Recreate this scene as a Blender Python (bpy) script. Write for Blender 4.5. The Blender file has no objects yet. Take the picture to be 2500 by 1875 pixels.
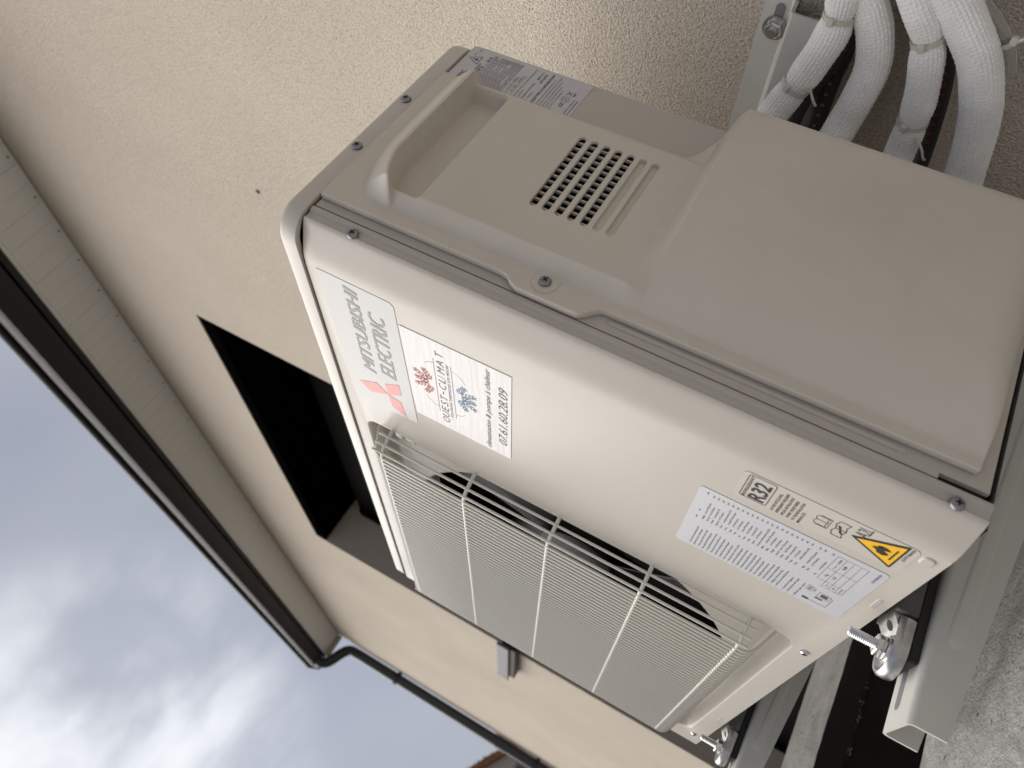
import bpy, bmesh, math, random
from mathutils import Vector, Matrix
random.seed(7)
C = bpy.context.scene
COL = C.collection
PI = math.pi

# ---------------------------------------------------------------- camera
cam_d = bpy.data.cameras.new('camera')
cam = bpy.data.objects.new('camera', cam_d)
COL.objects.link(cam)
cam_d.sensor_fit = 'HORIZONTAL'
cam_d.sensor_width = 36.0
cam_d.lens = 36.0 * 1832.78 / 2500.0
cam_d.clip_start = 0.01
cam_d.clip_end = 500.0
cam.matrix_world = Matrix((
    (0.0082, 0.5506, 0.8347, 0.4143),
    (0.4926, 0.7242, -0.4826, -0.2831),
    (-0.8702, 0.4151, -0.2653, 0.1631),
    (0, 0, 0, 1)))
m3 = cam.matrix_world.to_3x3()
q = m3.to_quaternion(); q.normalize()
cam.matrix_world = Matrix.Translation((0.4143, -0.2831, 0.1631)) @ q.to_matrix().to_4x4()
cam_d.dof.use_dof = True
cam_d.dof.focus_distance = 0.66
cam_d.dof.aperture_fstop = 8.0
C.camera = cam

# ---------------------------------------------------------------- world, sun, exposure
SUN_DIR = Vector((-0.56, -0.58, 0.59)).normalized()      # towards the sun
elev = math.asin(SUN_DIR.z)
az = math.atan2(SUN_DIR.x, SUN_DIR.y)
world = bpy.data.worlds.new('World')
C.world = world
world.use_nodes = True
nt = world.node_tree
nt.nodes.clear()
def wn(t, **kw):
    n = nt.nodes.new(t)
    for k, v in kw.items():
        setattr(n, k, v)
    return n
out = wn('ShaderNodeOutputWorld')
bg = wn('ShaderNodeBackground')
bg.inputs['Strength'].default_value = 0.1
sky = wn('ShaderNodeTexSky', sky_type='NISHITA')
sky.sun_disc = False
sky.sun_elevation = elev
sky.sun_rotation = az
tc = wn('ShaderNodeTexCoord')
mp = wn('ShaderNodeMapping')
mp.inputs['Scale'].default_value = (0.9, 0.9, 1.5)
mp.inputs['Location'].default_value = (0.35, 0.1, 0.2)
n1 = wn('ShaderNodeTexNoise'); n1.inputs['Scale'].default_value = 2.1; n1.inputs['Detail'].default_value = 3.0; n1.inputs['Roughness'].default_value = 0.46
n1.inputs['Distortion'].default_value = 0.15
r1 = wn('ShaderNodeValToRGB')
e = r1.color_ramp.elements
e[0].position = 0.36; e[0].color = (1.42, 1.47, 1.74, 1)
e[1].position = 0.66; e[1].color = (1.98, 2.03, 2.24, 1)
m = r1.color_ramp.elements.new(0.5); m.color = (1.64, 1.69, 1.92, 1)
# the bright gap in the cloud near the veiled sun
vd = wn('ShaderNodeVectorMath', operation='DOT_PRODUCT')
vd.inputs[1].default_value = Vector((-0.895, -0.13, 0.43)).normalized()
nrm = wn('ShaderNodeVectorMath', operation='NORMALIZE')
mr = wn('ShaderNodeMapRange'); mr.interpolation_type = 'SMOOTHSTEP'
mr.inputs['From Min'].default_value = 0.965; mr.inputs['From Max'].default_value = 1.0
n2 = wn('ShaderNodeTexNoise'); n2.inputs['Scale'].default_value = 3.2; n2.inputs['Detail'].default_value = 5; n2.inputs['Distortion'].default_value = 0.2
mr2 = wn('ShaderNodeMapRange'); mr2.interpolation_type = 'SMOOTHSTEP'
mr2.inputs['From Min'].default_value = 0.40; mr2.inputs['From Max'].default_value = 0.62
mul = wn('ShaderNodeMath', operation='MULTIPLY')
mx = wn('ShaderNodeMixRGB', blend_type='MIX')
mx.inputs['Color2'].default_value = (3.8, 3.85, 3.9, 1)
mx2 = wn('ShaderNodeMixRGB', blend_type='MIX'); mx2.inputs['Fac'].default_value = 0.93
L = nt.links.new
L(tc.outputs['Generated'], nrm.inputs[0]); L(nrm.outputs[0], vd.inputs[0]); L(nrm.outputs[0], mp.inputs['Vector'])
L(mp.outputs[0], n1.inputs['Vector']); L(mp.outputs[0], n2.inputs['Vector'])
L(n1.outputs['Fac'], r1.inputs['Fac'])
L(vd.outputs['Value'], mr.inputs['Value']); L(n2.outputs['Fac'], mr2.inputs['Value'])
L(mr.outputs[0], mul.inputs[0]); L(mr2.outputs[0], mul.inputs[1])
L(mul.outputs[0], mx.inputs['Fac']); L(r1.outputs['Color'], mx.inputs['Color1'])
L(sky.outputs['Color'], mx2.inputs['Color1']); L(mx.outputs['Color'], mx2.inputs['Color2'])
L(mx2.outputs['Color'], bg.inputs['Color']); L(bg.outputs[0], out.inputs['Surface'])

sun_d = bpy.data.lights.new('sun', 'SUN')
sun_d.energy = 1.5
sun_d.angle = math.radians(72)
sun_d.color = (1.0, 0.945, 0.875)
sun = bpy.data.objects.new('sun', sun_d)
COL.objects.link(sun)
sun.rotation_euler = SUN_DIR.to_track_quat('Z', 'Y').to_euler()
C.view_settings.view_transform = 'Standard'
C.view_settings.look = 'None'
C.view_settings.exposure = 1.35
C.view_settings.gamma = 1.0
C.view_settings.use_curve_mapping = False

# ---------------------------------------------------------------- materials
def mat(name, col, rough=0.5, metal=0.0, var=0.0, vscale=20.0, bump=0.0, bscale=400.0, bdist=0.001, coat=0.0, spec=0.5, alpha=None, trans=0.0, ior=1.45, col2=None, detail=4.0, stretch=None, specks=0):
    m = bpy.data.materials.new(name)
    m.use_nodes = True
    t = m.node_tree
    b = t.nodes['Principled BSDF']
    b.inputs['Base Color'].default_value = (*col, 1)
    b.inputs['Roughness'].default_value = rough
    b.inputs['Metallic'].default_value = metal
    b.inputs['Coat Weight'].default_value = coat
    b.inputs['Coat Roughness'].default_value = 0.25
    b.inputs['Specular IOR Level'].default_value = spec
    b.inputs['Transmission Weight'].default_value = trans
    b.inputs['IOR'].default_value = ior
    if alpha is not None:
        b.inputs['Alpha'].default_value = alpha
    tcn = t.nodes.new('ShaderNodeTexCoord')
    src = tcn.outputs['Object']
    if stretch:
        mpn = t.nodes.new('ShaderNodeMapping'); mpn.inputs['Scale'].default_value = stretch
        t.links.new(src, mpn.inputs['Vector']); src = mpn.outputs[0]
    if var > 0:
        n = t.nodes.new('ShaderNodeTexNoise'); n.inputs['Scale'].default_value = vscale; n.inputs['Detail'].default_value = detail
        t.links.new(src, n.inputs['Vector'])
        r = t.nodes.new('ShaderNodeValToRGB')
        c2 = col2 or tuple(c * (1 - var) for c in col)
        r.color_ramp.elements[0].position = 0.35; r.color_ramp.elements[0].color = (*c2, 1)
        r.color_ramp.elements[1].position = 0.65; r.color_ramp.elements[1].color = (*[min(1, c * (1 + var * 0.3)) for c in col], 1)
        t.links.new(n.outputs['Fac'], r.inputs['Fac']); t.links.new(r.outputs['Color'], b.inputs['Base Color'])
        rr = t.nodes.new('ShaderNodeMapRange')
        rr.inputs['To Min'].default_value = max(0.02, rough - 0.06); rr.inputs['To Max'].default_value = rough + 0.08
        t.links.new(n.outputs['Fac'], rr.inputs['Value']); t.links.new(rr.outputs[0], b.inputs['Roughness'])
    if specks and var > 0:
        v = t.nodes.new('ShaderNodeTexVoronoi'); v.inputs['Scale'].default_value = specks
        t.links.new(tcn.outputs['Object'], v.inputs['Vector'])
        # only a few of the cells carry a speck, and each is a different size
        sp = t.nodes.new('ShaderNodeSeparateColor'); t.links.new(v.outputs['Color'], sp.inputs[0])
        th = t.nodes.new('ShaderNodeMapRange'); th.inputs['From Min'].default_value = 0.90; th.inputs['From Max'].default_value = 1.0; th.inputs['To Max'].default_value = 0.055
        t.links.new(sp.outputs[0], th.inputs['Value'])
        lt = t.nodes.new('ShaderNodeMath'); lt.operation = 'LESS_THAN'
        t.links.new(v.outputs['Distance'], lt.inputs[0]); t.links.new(th.outputs[0], lt.inputs[1])
        n3 = t.nodes.new('ShaderNodeTexNoise'); n3.inputs['Scale'].default_value = 4.5; n3.inputs['Detail'].default_value = 4; n3.inputs['Roughness'].default_value = 0.72
        t.links.new(tcn.outputs['Object'], n3.inputs['Vector'])
        r3 = t.nodes.new('ShaderNodeValToRGB'); r3.color_ramp.elements[0].position = 0.50; r3.color_ramp.elements[0].color = (1, 1, 1, 1); r3.color_ramp.elements[1].position = 0.78; r3.color_ramp.elements[1].color = (0.91, 0.90, 0.88, 1)
        t.links.new(n3.outputs['Fac'], r3.inputs['Fac'])
        g1 = t.nodes.new('ShaderNodeMixRGB'); g1.blend_type = 'MULTIPLY'; g1.inputs['Fac'].default_value = 1
        t.links.new(r.outputs['Color'], g1.inputs['Color1']); t.links.new(r3.outputs['Color'], g1.inputs['Color2'])
        g2 = t.nodes.new('ShaderNodeMixRGB'); g2.inputs['Color2'].default_value = (0.20, 0.16, 0.12, 1)
        t.links.new(lt.outputs[0], g2.inputs['Fac']); t.links.new(g1.outputs[0], g2.inputs['Color1'])
        t.links.new(g2.outputs[0], b.inputs['Base Color'])
        ra = t.nodes.new('ShaderNodeMath'); ra.operation = 'MULTIPLY_ADD'; ra.inputs[1].default_value = 0.22; ra.inputs[2].default_value = max(0.05, rough-0.09)
        t.links.new(n3.outputs['Fac'], ra.inputs[0]); t.links.new(ra.outputs[0], b.inputs['Roughness'])
    if bump > 0:
        n = t.nodes.new('ShaderNodeTexNoise'); n.inputs['Scale'].default_value = bscale; n.inputs['Detail'].default_value = 3
        t.links.new(src, n.inputs['Vector'])
        bp = t.nodes.new('ShaderNodeBump'); bp.inputs['Strength'].default_value = bump; bp.inputs['Distance'].default_value = bdist
        t.links.new(n.outputs['Fac'], bp.inputs['Height']); t.links.new(bp.outputs[0], b.inputs['Normal'])
    return m

M = {}
M['steel'] = mat('ivory_painted_steel', (0.485, 0.455, 0.408), 0.33, var=0.035, vscale=9, bump=0.12, bscale=900, bdist=0.0002, coat=0.12, specks=34, spec=0.35)
M['lid'] = mat('ivory_lid_paint', (0.55, 0.518, 0.465), 0.36, var=0.03, vscale=12, bump=0.12, bscale=900, bdist=0.0003, coat=0.1, spec=0.35)
M['plastic'] = mat('ivory_moulded_plastic', (0.585, 0.545, 0.478), 0.34, var=0.03, vscale=8, bump=0.10, bscale=2600, bdist=0.0002, specks=34)
M['grille'] = mat('ivory_coated_wire', (0.60, 0.58, 0.52), 0.35, coat=0.1)
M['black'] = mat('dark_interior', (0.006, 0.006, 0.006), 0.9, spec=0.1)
M['fan'] = mat('dark_grey_fan_plastic', (0.014, 0.014, 0.015), 0.5)
M['screw'] = mat('zinc_screw', (0.30, 0.30, 0.32), 0.42, metal=0.85, var=0.2, vscale=600)
M['screwdark'] = mat('screw_recess', (0.03, 0.03, 0.03), 0.7, metal=0.3)
M['chrome'] = mat('bright_zinc', (0.66, 0.66, 0.66), 0.22, metal=1.0, var=0.15, vscale=300)
M['foot'] = mat('galvanised_pressed_steel', (0.50, 0.50, 0.50), 0.33, metal=1.0, var=0.25, vscale=90, bump=0.1, bscale=300)
M['bracket'] = mat('off_white_powder_coat', (0.57, 0.565, 0.52), 0.42, var=0.03, vscale=14, bump=0.15, bscale=1200, bdist=0.0003, specks=40)
M['rubber'] = mat('black_rubber', (0.022, 0.021, 0.019), 0.75, var=0.3, vscale=120, bump=0.3, bscale=500)
M['foam'] = mat('white_insulation_foam', (0.86, 0.85, 0.83), 0.6, var=0.10, vscale=38)
M['tie'] = mat('natural_nylon', (0.66, 0.64, 0.56), 0.4, trans=0.15)
M['tube'] = mat('black_tube_rubber', (0.03, 0.028, 0.03), 0.55, bump=0.2, bscale=700)
M['red'] = mat('red_print', (0.28, 0.03, 0.02), 0.6)
M['yellow'] = mat('yellow_print', (0.30, 0.22, 0.05), 0.6)
M['clear'] = mat('clear_hose_vinyl', (0.93, 0.95, 0.94), 0.06, trans=0.96, ior=1.32)
M['brand'] = mat('satin_film_label', (0.475, 0.47, 0.46), 0.36, var=0.03, vscale=25, coat=0.1, spec=0.35)
M['brandink'] = mat('grey_ink', (0.21, 0.208, 0.21), 0.45)
M['brandred'] = mat('faded_red_ink', (0.62, 0.20, 0.19), 0.4)
M['paper'] = mat('white_brushed_sticker', (0.68, 0.67, 0.66), 0.42, var=0.14, vscale=26, coat=0.1, stretch=(1, 1, 22))
M['silver'] = mat('silver_grey_label', (0.54, 0.54, 0.57), 0.36, var=0.02, vscale=300, metal=0.15)
M['ink'] = mat('black_ink', (0.02, 0.02, 0.022), 0.5)
M['inkgrey'] = mat('soft_black_ink', (0.07, 0.07, 0.08), 0.5)
M['inkred'] = mat('brick_red_ink', (0.42, 0.10, 0.07), 0.5)
M['inkblue'] = mat('slate_blue_ink', (0.14, 0.22, 0.33), 0.5)
M['clearlabel'] = mat('clear_film_label', (0.50, 0.47, 0.422), 0.30, coat=0.1, spec=0.35)
M['warn'] = mat('warning_amber', (0.80, 0.45, 0.02), 0.4)
M['soffit'] = mat('white_soffit_pvc', (0.74, 0.745, 0.73), 0.5, var=0.05, vscale=12)
M['gutter'] = mat('anthracite_aluminium', (0.017, 0.017, 0.019), 0.62, var=0.1, vscale=30)
M['pipe'] = mat('dark_grey_downpipe', (0.03, 0.03, 0.03), 0.25)
M['door'] = mat('black_door_panel', (0.003, 0.003, 0.003), 0.8, spec=0.04)
M['legsteel'] = mat('shaded_leg_steel', (0.10, 0.098, 0.092), 0.55, metal=0.3, var=0.2, vscale=60)  # dark base colour paints in the shade between unit and arm
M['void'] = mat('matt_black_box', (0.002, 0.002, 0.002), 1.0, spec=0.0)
M['doorframe'] = mat('dark_bronze_frame', (0.035, 0.031, 0.028), 0.6)
M['fixture'] = mat('grey_painted_metal', (0.20, 0.20, 0.21), 0.5)
M['pitblack'] = mat('near_black_rough_face', (0.014, 0.013, 0.012), 0.8, var=0.3, vscale=30, bump=0.4, bscale=60, bdist=0.004)  # near-black for the kerb's pit side and the base blocks
M['soil'] = mat('dark_wet_soil', (0.020, 0.017, 0.013), 0.95, var=0.6, vscale=14, bump=1.0, bscale=30, bdist=0.02)
M['gravel'] = mat('dark_ground', (0.13, 0.12, 0.10), 0.9, var=0.25, vscale=2, bump=0.6, bscale=30, bdist=0.02)  # unseen ground, toned dark to cut bounce and reflections
M['rooftile'] = mat('clay_roof_tile', (0.32, 0.13, 0.06), 0.8, var=0.35, vscale=9)
M['moss'] = mat('moss', (0.05, 0.07, 0.02), 0.95)
M['nbwall'] = mat('neighbour_render', (0.50, 0.43, 0.37), 0.9, var=0.05, vscale=3)
M['glass'] = mat('dark_window_glass', (0.05, 0.055, 0.055), 0.15)

def stucco():
    m = bpy.data.materials.new('beige_roughcast_render')
    m.use_nodes = True
    t = m.node_tree; b = t.nodes['Principled BSDF']
    b.inputs['Roughness'].default_value = 0.95
    b.inputs['Specular IOR Level'].default_value = 0.15
    tcn = t.nodes.new('ShaderNodeTexCoord')
    o = tcn.outputs['Object']
    def noise(s, d, r=0.55):
        n = t.nodes.new('ShaderNodeTexNoise'); n.inputs['Scale'].default_value = s; n.inputs['Detail'].default_value = d; n.inputs['Roughness'].default_value = r
        t.links.new(o, n.inputs['Vector']); return n
    a = noise(400, 3); g = noise(850, 2); c = noise(1.7, 5)
    v = t.nodes.new('ShaderNodeTexVoronoi'); v.inputs['Scale'].default_value = 470; v.feature = 'SMOOTH_F1'
    wv = t.nodes.new('ShaderNodeMixRGB'); wv.inputs['Fac'].default_value = 0.006
    t.links.new(o, wv.inputs['Color1']); t.links.new(a.outputs['Color'], wv.inputs['Color2']); t.links.new(wv.outputs[0], v.inputs['Vector'])
    ad = t.nodes.new('ShaderNodeMath'); ad.operation = 'MULTIPLY_ADD'; ad.inputs[1].default_value = -0.55
    t.links.new(v.outputs['Distance'], ad.inputs[0]); t.links.new(a.outputs['Fac'], ad.inputs[2])
    ad2 = t.nodes.new('ShaderNodeMath'); ad2.operation = 'MULTIPLY_ADD'; ad2.inputs[1].default_value = 0.35
    t.links.new(g.outputs['Fac'], ad2.inputs[0]); t.links.new(ad.outputs[0], ad2.inputs[2])
    bp = t.nodes.new('ShaderNodeBump'); bp.inputs['Strength'].default_value = 1.0; bp.inputs['Distance'].default_value = 0.0042
    t.links.new(ad2.outputs[0], bp.inputs['Height']); t.links.new(bp.outputs[0], b.inputs['Normal'])
    r = t.nodes.new('ShaderNodeValToRGB')
    r.color_ramp.elements[0].position = 0.18; r.color_ramp.elements[0].color = (0.54, 0.475, 0.395, 1)
    r.color_ramp.elements[1].position = 0.46; r.color_ramp.elements[1].color = (0.79, 0.705, 0.595, 1)
    t.links.new(ad2.outputs[0], r.inputs['Fac'])
    r2 = t.nodes.new('ShaderNodeValToRGB')
    r2.color_ramp.elements[0].position = 0.3; r2.color_ramp.elements[0].color = (0.89, 0.88, 0.875, 1)
    r2.color_ramp.elements[1].position = 0.7; r2.color_ramp.elements[1].color = (1, 1, 1, 1)
    t.links.new(c.outputs['Fac'], r2.inputs['Fac'])
    mm = t.nodes.new('ShaderNodeMixRGB'); mm.blend_type = 'MULTIPLY'; mm.inputs['Fac'].default_value = 1
    t.links.new(r.outputs[0], mm.inputs['Color1']); t.links.new(r2.outputs[0], mm.inputs['Color2']); t.links.new(mm.outputs[0], b.inputs['Base Color'])
    return m
M['stucco'] = stucco()

def concrete(nm='cast_concrete', k=1.0):
    m = bpy.data.materials.new(nm)
    m.use_nodes = True
    t = m.node_tree; b = t.nodes['Principled BSDF']
    b.inputs['Roughness'].default_value = 0.8
    tcn = t.nodes.new('ShaderNodeTexCoord'); o = tcn.outputs['Object']
    def noise(s, d, r=0.6, w=0.3):
        n = t.nodes.new('ShaderNodeTexNoise'); n.inputs['Scale'].default_value = s; n.inputs['Detail'].default_value = d; n.inputs['Roughness'].default_value = r; n.inputs['Distortion'].default_value = w
        t.links.new(o, n.inputs['Vector']); return n
    a = noise(13, 8, 0.62, 0.8); f = noise(160, 5, 0.7); p = noise(75, 2, 0.5)
    r = t.nodes.new('ShaderNodeValToRGB')
    r.color_ramp.elements[0].position = 0.30; r.color_ramp.elements[0].color = (0.24*k, 0.235*k, 0.222*k, 1)
    r.color_ramp.elements[1].position = 0.68; r.color_ramp.elements[1].color = (0.47*k, 0.46*k, 0.44*k, 1)
    t.links.new(a.outputs['Fac'], r.inputs['Fac'])
    r2 = t.nodes.new('ShaderNodeValToRGB')
    r2.color_ramp.elements[0].position = 0.30; r2.color_ramp.elements[0].color = (0.72, 0.72, 0.72, 1)
    r2.color_ramp.elements[1].position = 0.62; r2.color_ramp.elements[1].color = (1.06, 1.06, 1.06, 1)
    t.links.new(f.outputs['Fac'], r2.inputs['Fac'])
    pit = t.nodes.new('ShaderNodeValToRGB')
    pit.color_ramp.elements[0].position = 0.27; pit.color_ramp.elements[0].color = (0.35, 0.34, 0.32, 1)
    pit.color_ramp.elements[1].position = 0.31; pit.color_ramp.elements[1].color = (1, 1, 1, 1)
    t.links.new(p.outputs['Fac'], pit.inputs['Fac'])
    m1 = t.nodes.new('ShaderNodeMixRGB'); m1.blend_type = 'MULTIPLY'; m1.inputs['Fac'].default_value = 1
    m2 = t.nodes.new('ShaderNodeMixRGB'); m2.blend_type = 'MULTIPLY'; m2.inputs['Fac'].default_value = 1
    t.links.new(r.outputs[0], m1.inputs['Color1']); t.links.new(r2.outputs[0], m1.inputs['Color2'])
    t.links.new(m1.outputs[0], m2.inputs['Color1']); t.links.new(pit.outputs[0], m2.inputs['Color2']); t.links.new(m2.outputs[0], b.inputs['Base Color'])
    h = t.nodes.new('ShaderNodeMath'); h.operation = 'ADD'
    t.links.new(f.outputs['Fac'], h.inputs[0]); t.links.new(pit.outputs[0], h.inputs[1])
    h2 = t.nodes.new('ShaderNodeMath'); h2.operation = 'ADD'
    t.links.new(h.outputs[0], h2.inputs[0]); t.links.new(a.outputs['Fac'], h2.inputs[1])
    bp = t.nodes.new('ShaderNodeBump'); bp.inputs['Strength'].default_value = 0.8; bp.inputs['Distance'].default_value = 0.004
    t.links.new(h2.outputs[0], bp.inputs['Height']); t.links.new(bp.outputs[0], b.inputs['Normal'])
    return m
M['concrete'] = concrete('cast_concrete', 1.25)
M['kerbstone'] = concrete('shaded_kerb_concrete', 0.55)  # same concrete, with the kerb's shade put into a darker colour

# ---------------------------------------------------------------- helpers
def tag(o, label=None, cat=None, group=None, kind=None):
    if label: o['label'] = label
    if cat: o['category'] = cat
    if group: o['group'] = group
    if kind: o['kind'] = kind
    return o

def thing(name, label, cat, loc=(0, 0, 0), group=None):
    o = bpy.data.objects.new(name, None)
    o.empty_display_size = 0.05
    COL.objects.link(o)
    o.location = loc
    return tag(o, label, cat, group)

def obj(name, bm, material, parent=None, smooth=None, kind=None, label=None):
    """bm is a bmesh or a (verts, faces) pair in world coordinates"""
    me = bpy.data.meshes.new(name)
    if isinstance(bm, tuple):
        me.from_pydata(bm[0], [], bm[1])
    else:
        bm.to_mesh(me); bm.free()
    o = bpy.data.objects.new(name, me)
    mats = material if isinstance(material, (list, tuple)) else [material]
    for mm_ in mats:
        me.materials.append(mm_)
    COL.objects.link(o)
    if parent is not None:
        # geometry stays in world coordinates: the thing's empty only offsets it
        off = Vector((0, 0, 0)); p = parent
        while p is not None:
            off += p.location; p = p.parent
        for v in me.vertices:
            v.co -= off
        o.parent = parent
    if smooth is not None:
        for p in me.polygons:
            p.use_smooth = True
        me.set_sharp_from_angle(angle=math.radians(smooth))
    if kind: o['kind'] = kind
    if label: o['label'] = label
    return o

def add(bm, verts, faces, mi=0):
    vs = [bm.verts.new(v) for v in verts]
    for f in faces:
        try:
            fc = bm.faces.new([vs[i] for i in f]); fc.material_index = mi
        except ValueError:
            pass
    return vs

def box(bm, x0, x1, y0, y1, z0, z1, bev=0.0, seg=2, mi=0):
    b = bmesh.new()
    add(b, [(x, y, z) for x in (x0, x1) for y in (y0, y1) for z in (z0, z1)],
        [(0, 1, 3, 2), (4, 6, 7, 5), (0, 4, 5, 1), (2, 3, 7, 6), (0, 2, 6, 4), (1, 5, 7, 3)])
    if bev > 0:
        bmesh.ops.bevel(b, geom=list(b.edges), offset=bev, segments=seg, profile=0.5, affect='EDGES')
    merge(bm, b, mi)

def merge(bm, b, mi=0, mtx=None):
    mp_ = {}
    for v in b.verts:
        mp_[v] = bm.verts.new(mtx @ v.co if mtx else v.co)
    for f in b.faces:
        try:
            nf = bm.faces.new([mp_[v] for v in f.verts]); nf.material_index = mi
        except ValueError:
            pass
    b.free()

def rrect(cx, cz, w, h, r, k=6, m=1):
    """rounded rectangle outline, counter-clockwise, equal counts for equal k, m"""
    pts = []
    cs = [(cx + w/2 - r, cz - h/2 + r, -90), (cx + w/2 - r, cz + h/2 - r, 0), (cx - w/2 + r, cz + h/2 - r, 90), (cx - w/2 + r, cz - h/2 + r, 180)]
    arcs = []
    for (ax, az_, a0) in cs:
        arcs.append([(ax + r*math.cos(math.radians(a0 + 90*i/k)), az_ + r*math.sin(math.radians(a0 + 90*i/k))) for i in range(k+1)])
    for i in range(4):
        pts += arcs[i]
        a = arcs[i][-1]; b = arcs[(i+1) % 4][0]
        for j in range(1, m):
            pts.append((a[0] + (b[0]-a[0])*j/m, a[1] + (b[1]-a[1])*j/m))
    return pts

def bridge(bm, la, lb, mi=0):
    n = len(la); fs = []
    for i in range(n):
        try:
            f = bm.faces.new([la[i], la[(i+1) % n], lb[(i+1) % n], lb[i]]); f.material_index = mi; fs.append(f)
        except ValueError:
            pass
    return fs

def loft(bm, rings, close=True, cap0=False, cap1=False, mi=0):
    vr = [[bm.verts.new(p) for p in r] for r in rings]
    for a, b in zip(vr[:-1], vr[1:]):
        n = len(a)
        for i in range(n if close else n-1):
            try:
                f = bm.faces.new([a[i], a[(i+1) % n], b[(i+1) % n], b[i]]); f.material_index = mi
            except ValueError:
                pass
    if cap0: bm.faces.new(list(reversed(vr[0]))).material_index = mi
    if cap1: bm.faces.new(vr[-1]).material_index = mi
    return vr

def frames(path):
    P = [Vector(p) for p in path]
    T = []
    for i in range(len(P)):
        a = P[max(0, i-1)]; b = P[min(len(P)-1, i+1)]
        T.append((b-a).normalized())
    u = T[0].orthogonal().normalized()
    out_ = []
    for i in range(len(P)):
        u = (u - T[i]*u.dot(T[i])).normalized()
        out_.append((P[i], u.copy(), T[i].cross(u)))
    return out_

def tube(bm, path, r, n=10, cap=True, mi=0):
    fr = frames(path)
    rings = []
    for i, (p, u, v) in enumerate(fr):
        rr = r(i/(len(fr)-1)) if callable(r) else r
        rings.append([p + (u*math.cos(2*PI*k/n) + v*math.sin(2*PI*k/n))*rr for k in range(n)])
    loft(bm, rings, True, cap, cap, mi)

def spline(pts, n):
    """Catmull-Rom through the points"""
    P = [Vector(p) for p in pts]
    P = [P[0]*2-P[1]] + P + [P[-1]*2-P[-2]]
    out_ = []
    seg = len(P)-3
    for i in range(n+1):
        t = i/n*seg; k = min(int(t), seg-1); t -= k
        a, b, c, d = P[k:k+4]
        out_.append(0.5*((2*b) + (c-a)*t + (2*a-5*b+4*c-d)*t*t + (3*b-a-3*c+d)*t*t*t))
    return out_

def resample(path, step):
    out_ = [path[0].copy()]; acc = 0
    for a, b in zip(path[:-1], path[1:]):
        d = (b-a).length
        while acc + d >= step:
            t = (step-acc)/d
            a = a + (b-a)*t; out_.append(a.copy()); d = (b-a).length; acc = 0
        acc += d
    return out_

def disc(bm, c, nrm_, r, h, n=16, dome=0.0, mi=0):
    """short cylinder with a domed top"""
    nrm_ = Vector(nrm_).normalized(); u = nrm_.orthogonal().normalized(); v = nrm_.cross(u); c = Vector(c)
    rings = [[c + (u*math.cos(2*PI*k/n)+v*math.sin(2*PI*k/n))*r for k in range(n)]]
    steps = [(1.0, h)] + ([(math.cos(a*PI/8), h + dome*math.sin(a*PI/8)) for a in (1, 2, 3)] if dome else [])
    for (s, z) in steps:
        rings.append([c + nrm_*z + (u*math.cos(2*PI*k/n)+v*math.sin(2*PI*k/n))*r*s for k in range(n)])
    loft(bm, rings, True, False, True, mi)

def sstep(a, b, x):
    t = max(0.0, min(1.0, (x-a)/(b-a)))
    return t*t*(3-2*t)
def lstep(a, b, x):
    return max(0.0, min(1.0, (x-a)/(b-a)))

# ---------------------------------------------------------------- lettering
FRONT = 'F'; SIDE = 'S'
def place2d(plane, u, v, e_):
    return (u, -e_, v) if plane == FRONT else (e_, u, v)

def text(bm, body, plane, u0, u1, v0, v1, e_, bold=0.0, shear=0.0, mi=0, fitw=True, res=2, capfit=True):
    """write body from u0 (left) to u1 (right), baseline v0, capital height v1-v0"""
    cu = bpy.data.curves.new('lettering', 'FONT')
    cu.body = body; cu.size = 1.0; cu.shear = shear; cu.offset = bold; cu.resolution_u = res
    ob = bpy.data.objects.new('lettering', cu)
    me = bpy.data.meshes.new_from_object(ob)
    bpy.data.objects.remove(ob); bpy.data.curves.remove(cu)
    if not me.vertices:
        return
    xs = [v.co.x for v in me.vertices]
    x0, x1 = min(xs), max(xs)
    cap = 0.70
    sx = (u1-u0)/(x1-x0) if fitw else (v1-v0)/cap
    sz = (v1-v0)/cap
    vs = [bm.verts.new(place2d(plane, u0+(v.co.x-x0)*sx, v0+v.co.y*sz, e_)) for v in me.vertices]
    for p in me.polygons:
        try:
            f = bm.faces.new([vs[i] for i in p.vertices]); f.material_index = mi
        except ValueError:
            pass
    bpy.data.meshes.remove(me)

def poly(bm, plane, pts, e_, mi=0):
    f = bm.faces.new([bm.verts.new(place2d(plane, u, v, e_)) for u, v in pts]); f.material_index = mi

def line(bm, plane, a, b, w, e_, mi=0):
    a = Vector(a); b = Vector(b); d = (b-a)
    if d.length < 1e-9: return
    n = Vector((-d.y, d.x)).normalized()*w/2
    poly(bm, plane, [a-n, b-n, b+n, a+n], e_, mi)

def polyline(bm, plane, pts, w, e_, mi=0, close=False):
    k = len(pts)
    for i in range(k if close else k-1):
        line(bm, plane, pts[i], pts[(i+1) % k], w, e_, mi)

def stickersheet(plane, pts, e_, th=0.00012):
    bm = bmesh.new()
    a = [bm.verts.new(place2d(plane, u, v, e_)) for u, v in pts]
    b = [bm.verts.new(place2d(plane, u, v, e_-th)) for u, v in pts]
    bm.faces.new(a)
    bridge(bm, b, a)
    return bm

# ================================================================= SETTING
GZ = -0.2           # top of the concrete terrace
LOW = -1.05         # lower ground beyond it
WY = 0.42           # face of the house wall

bm = bmesh.new()
N = 24
gx = [-120 + 240*i/N for i in range(N+1)]
gy = [-120 + 240*i/N for i in range(N+1)]
gv = [[bm.verts.new((x, y, LOW)) for y in gy] for x in gx]
for i in range(N):
    for j in range(N):
        bm.faces.new([gv[i][j], gv[i+1][j], gv[i+1][j+1], gv[i][j+1]])
obj('ground', bm, M['gravel'], kind='structure')

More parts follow.
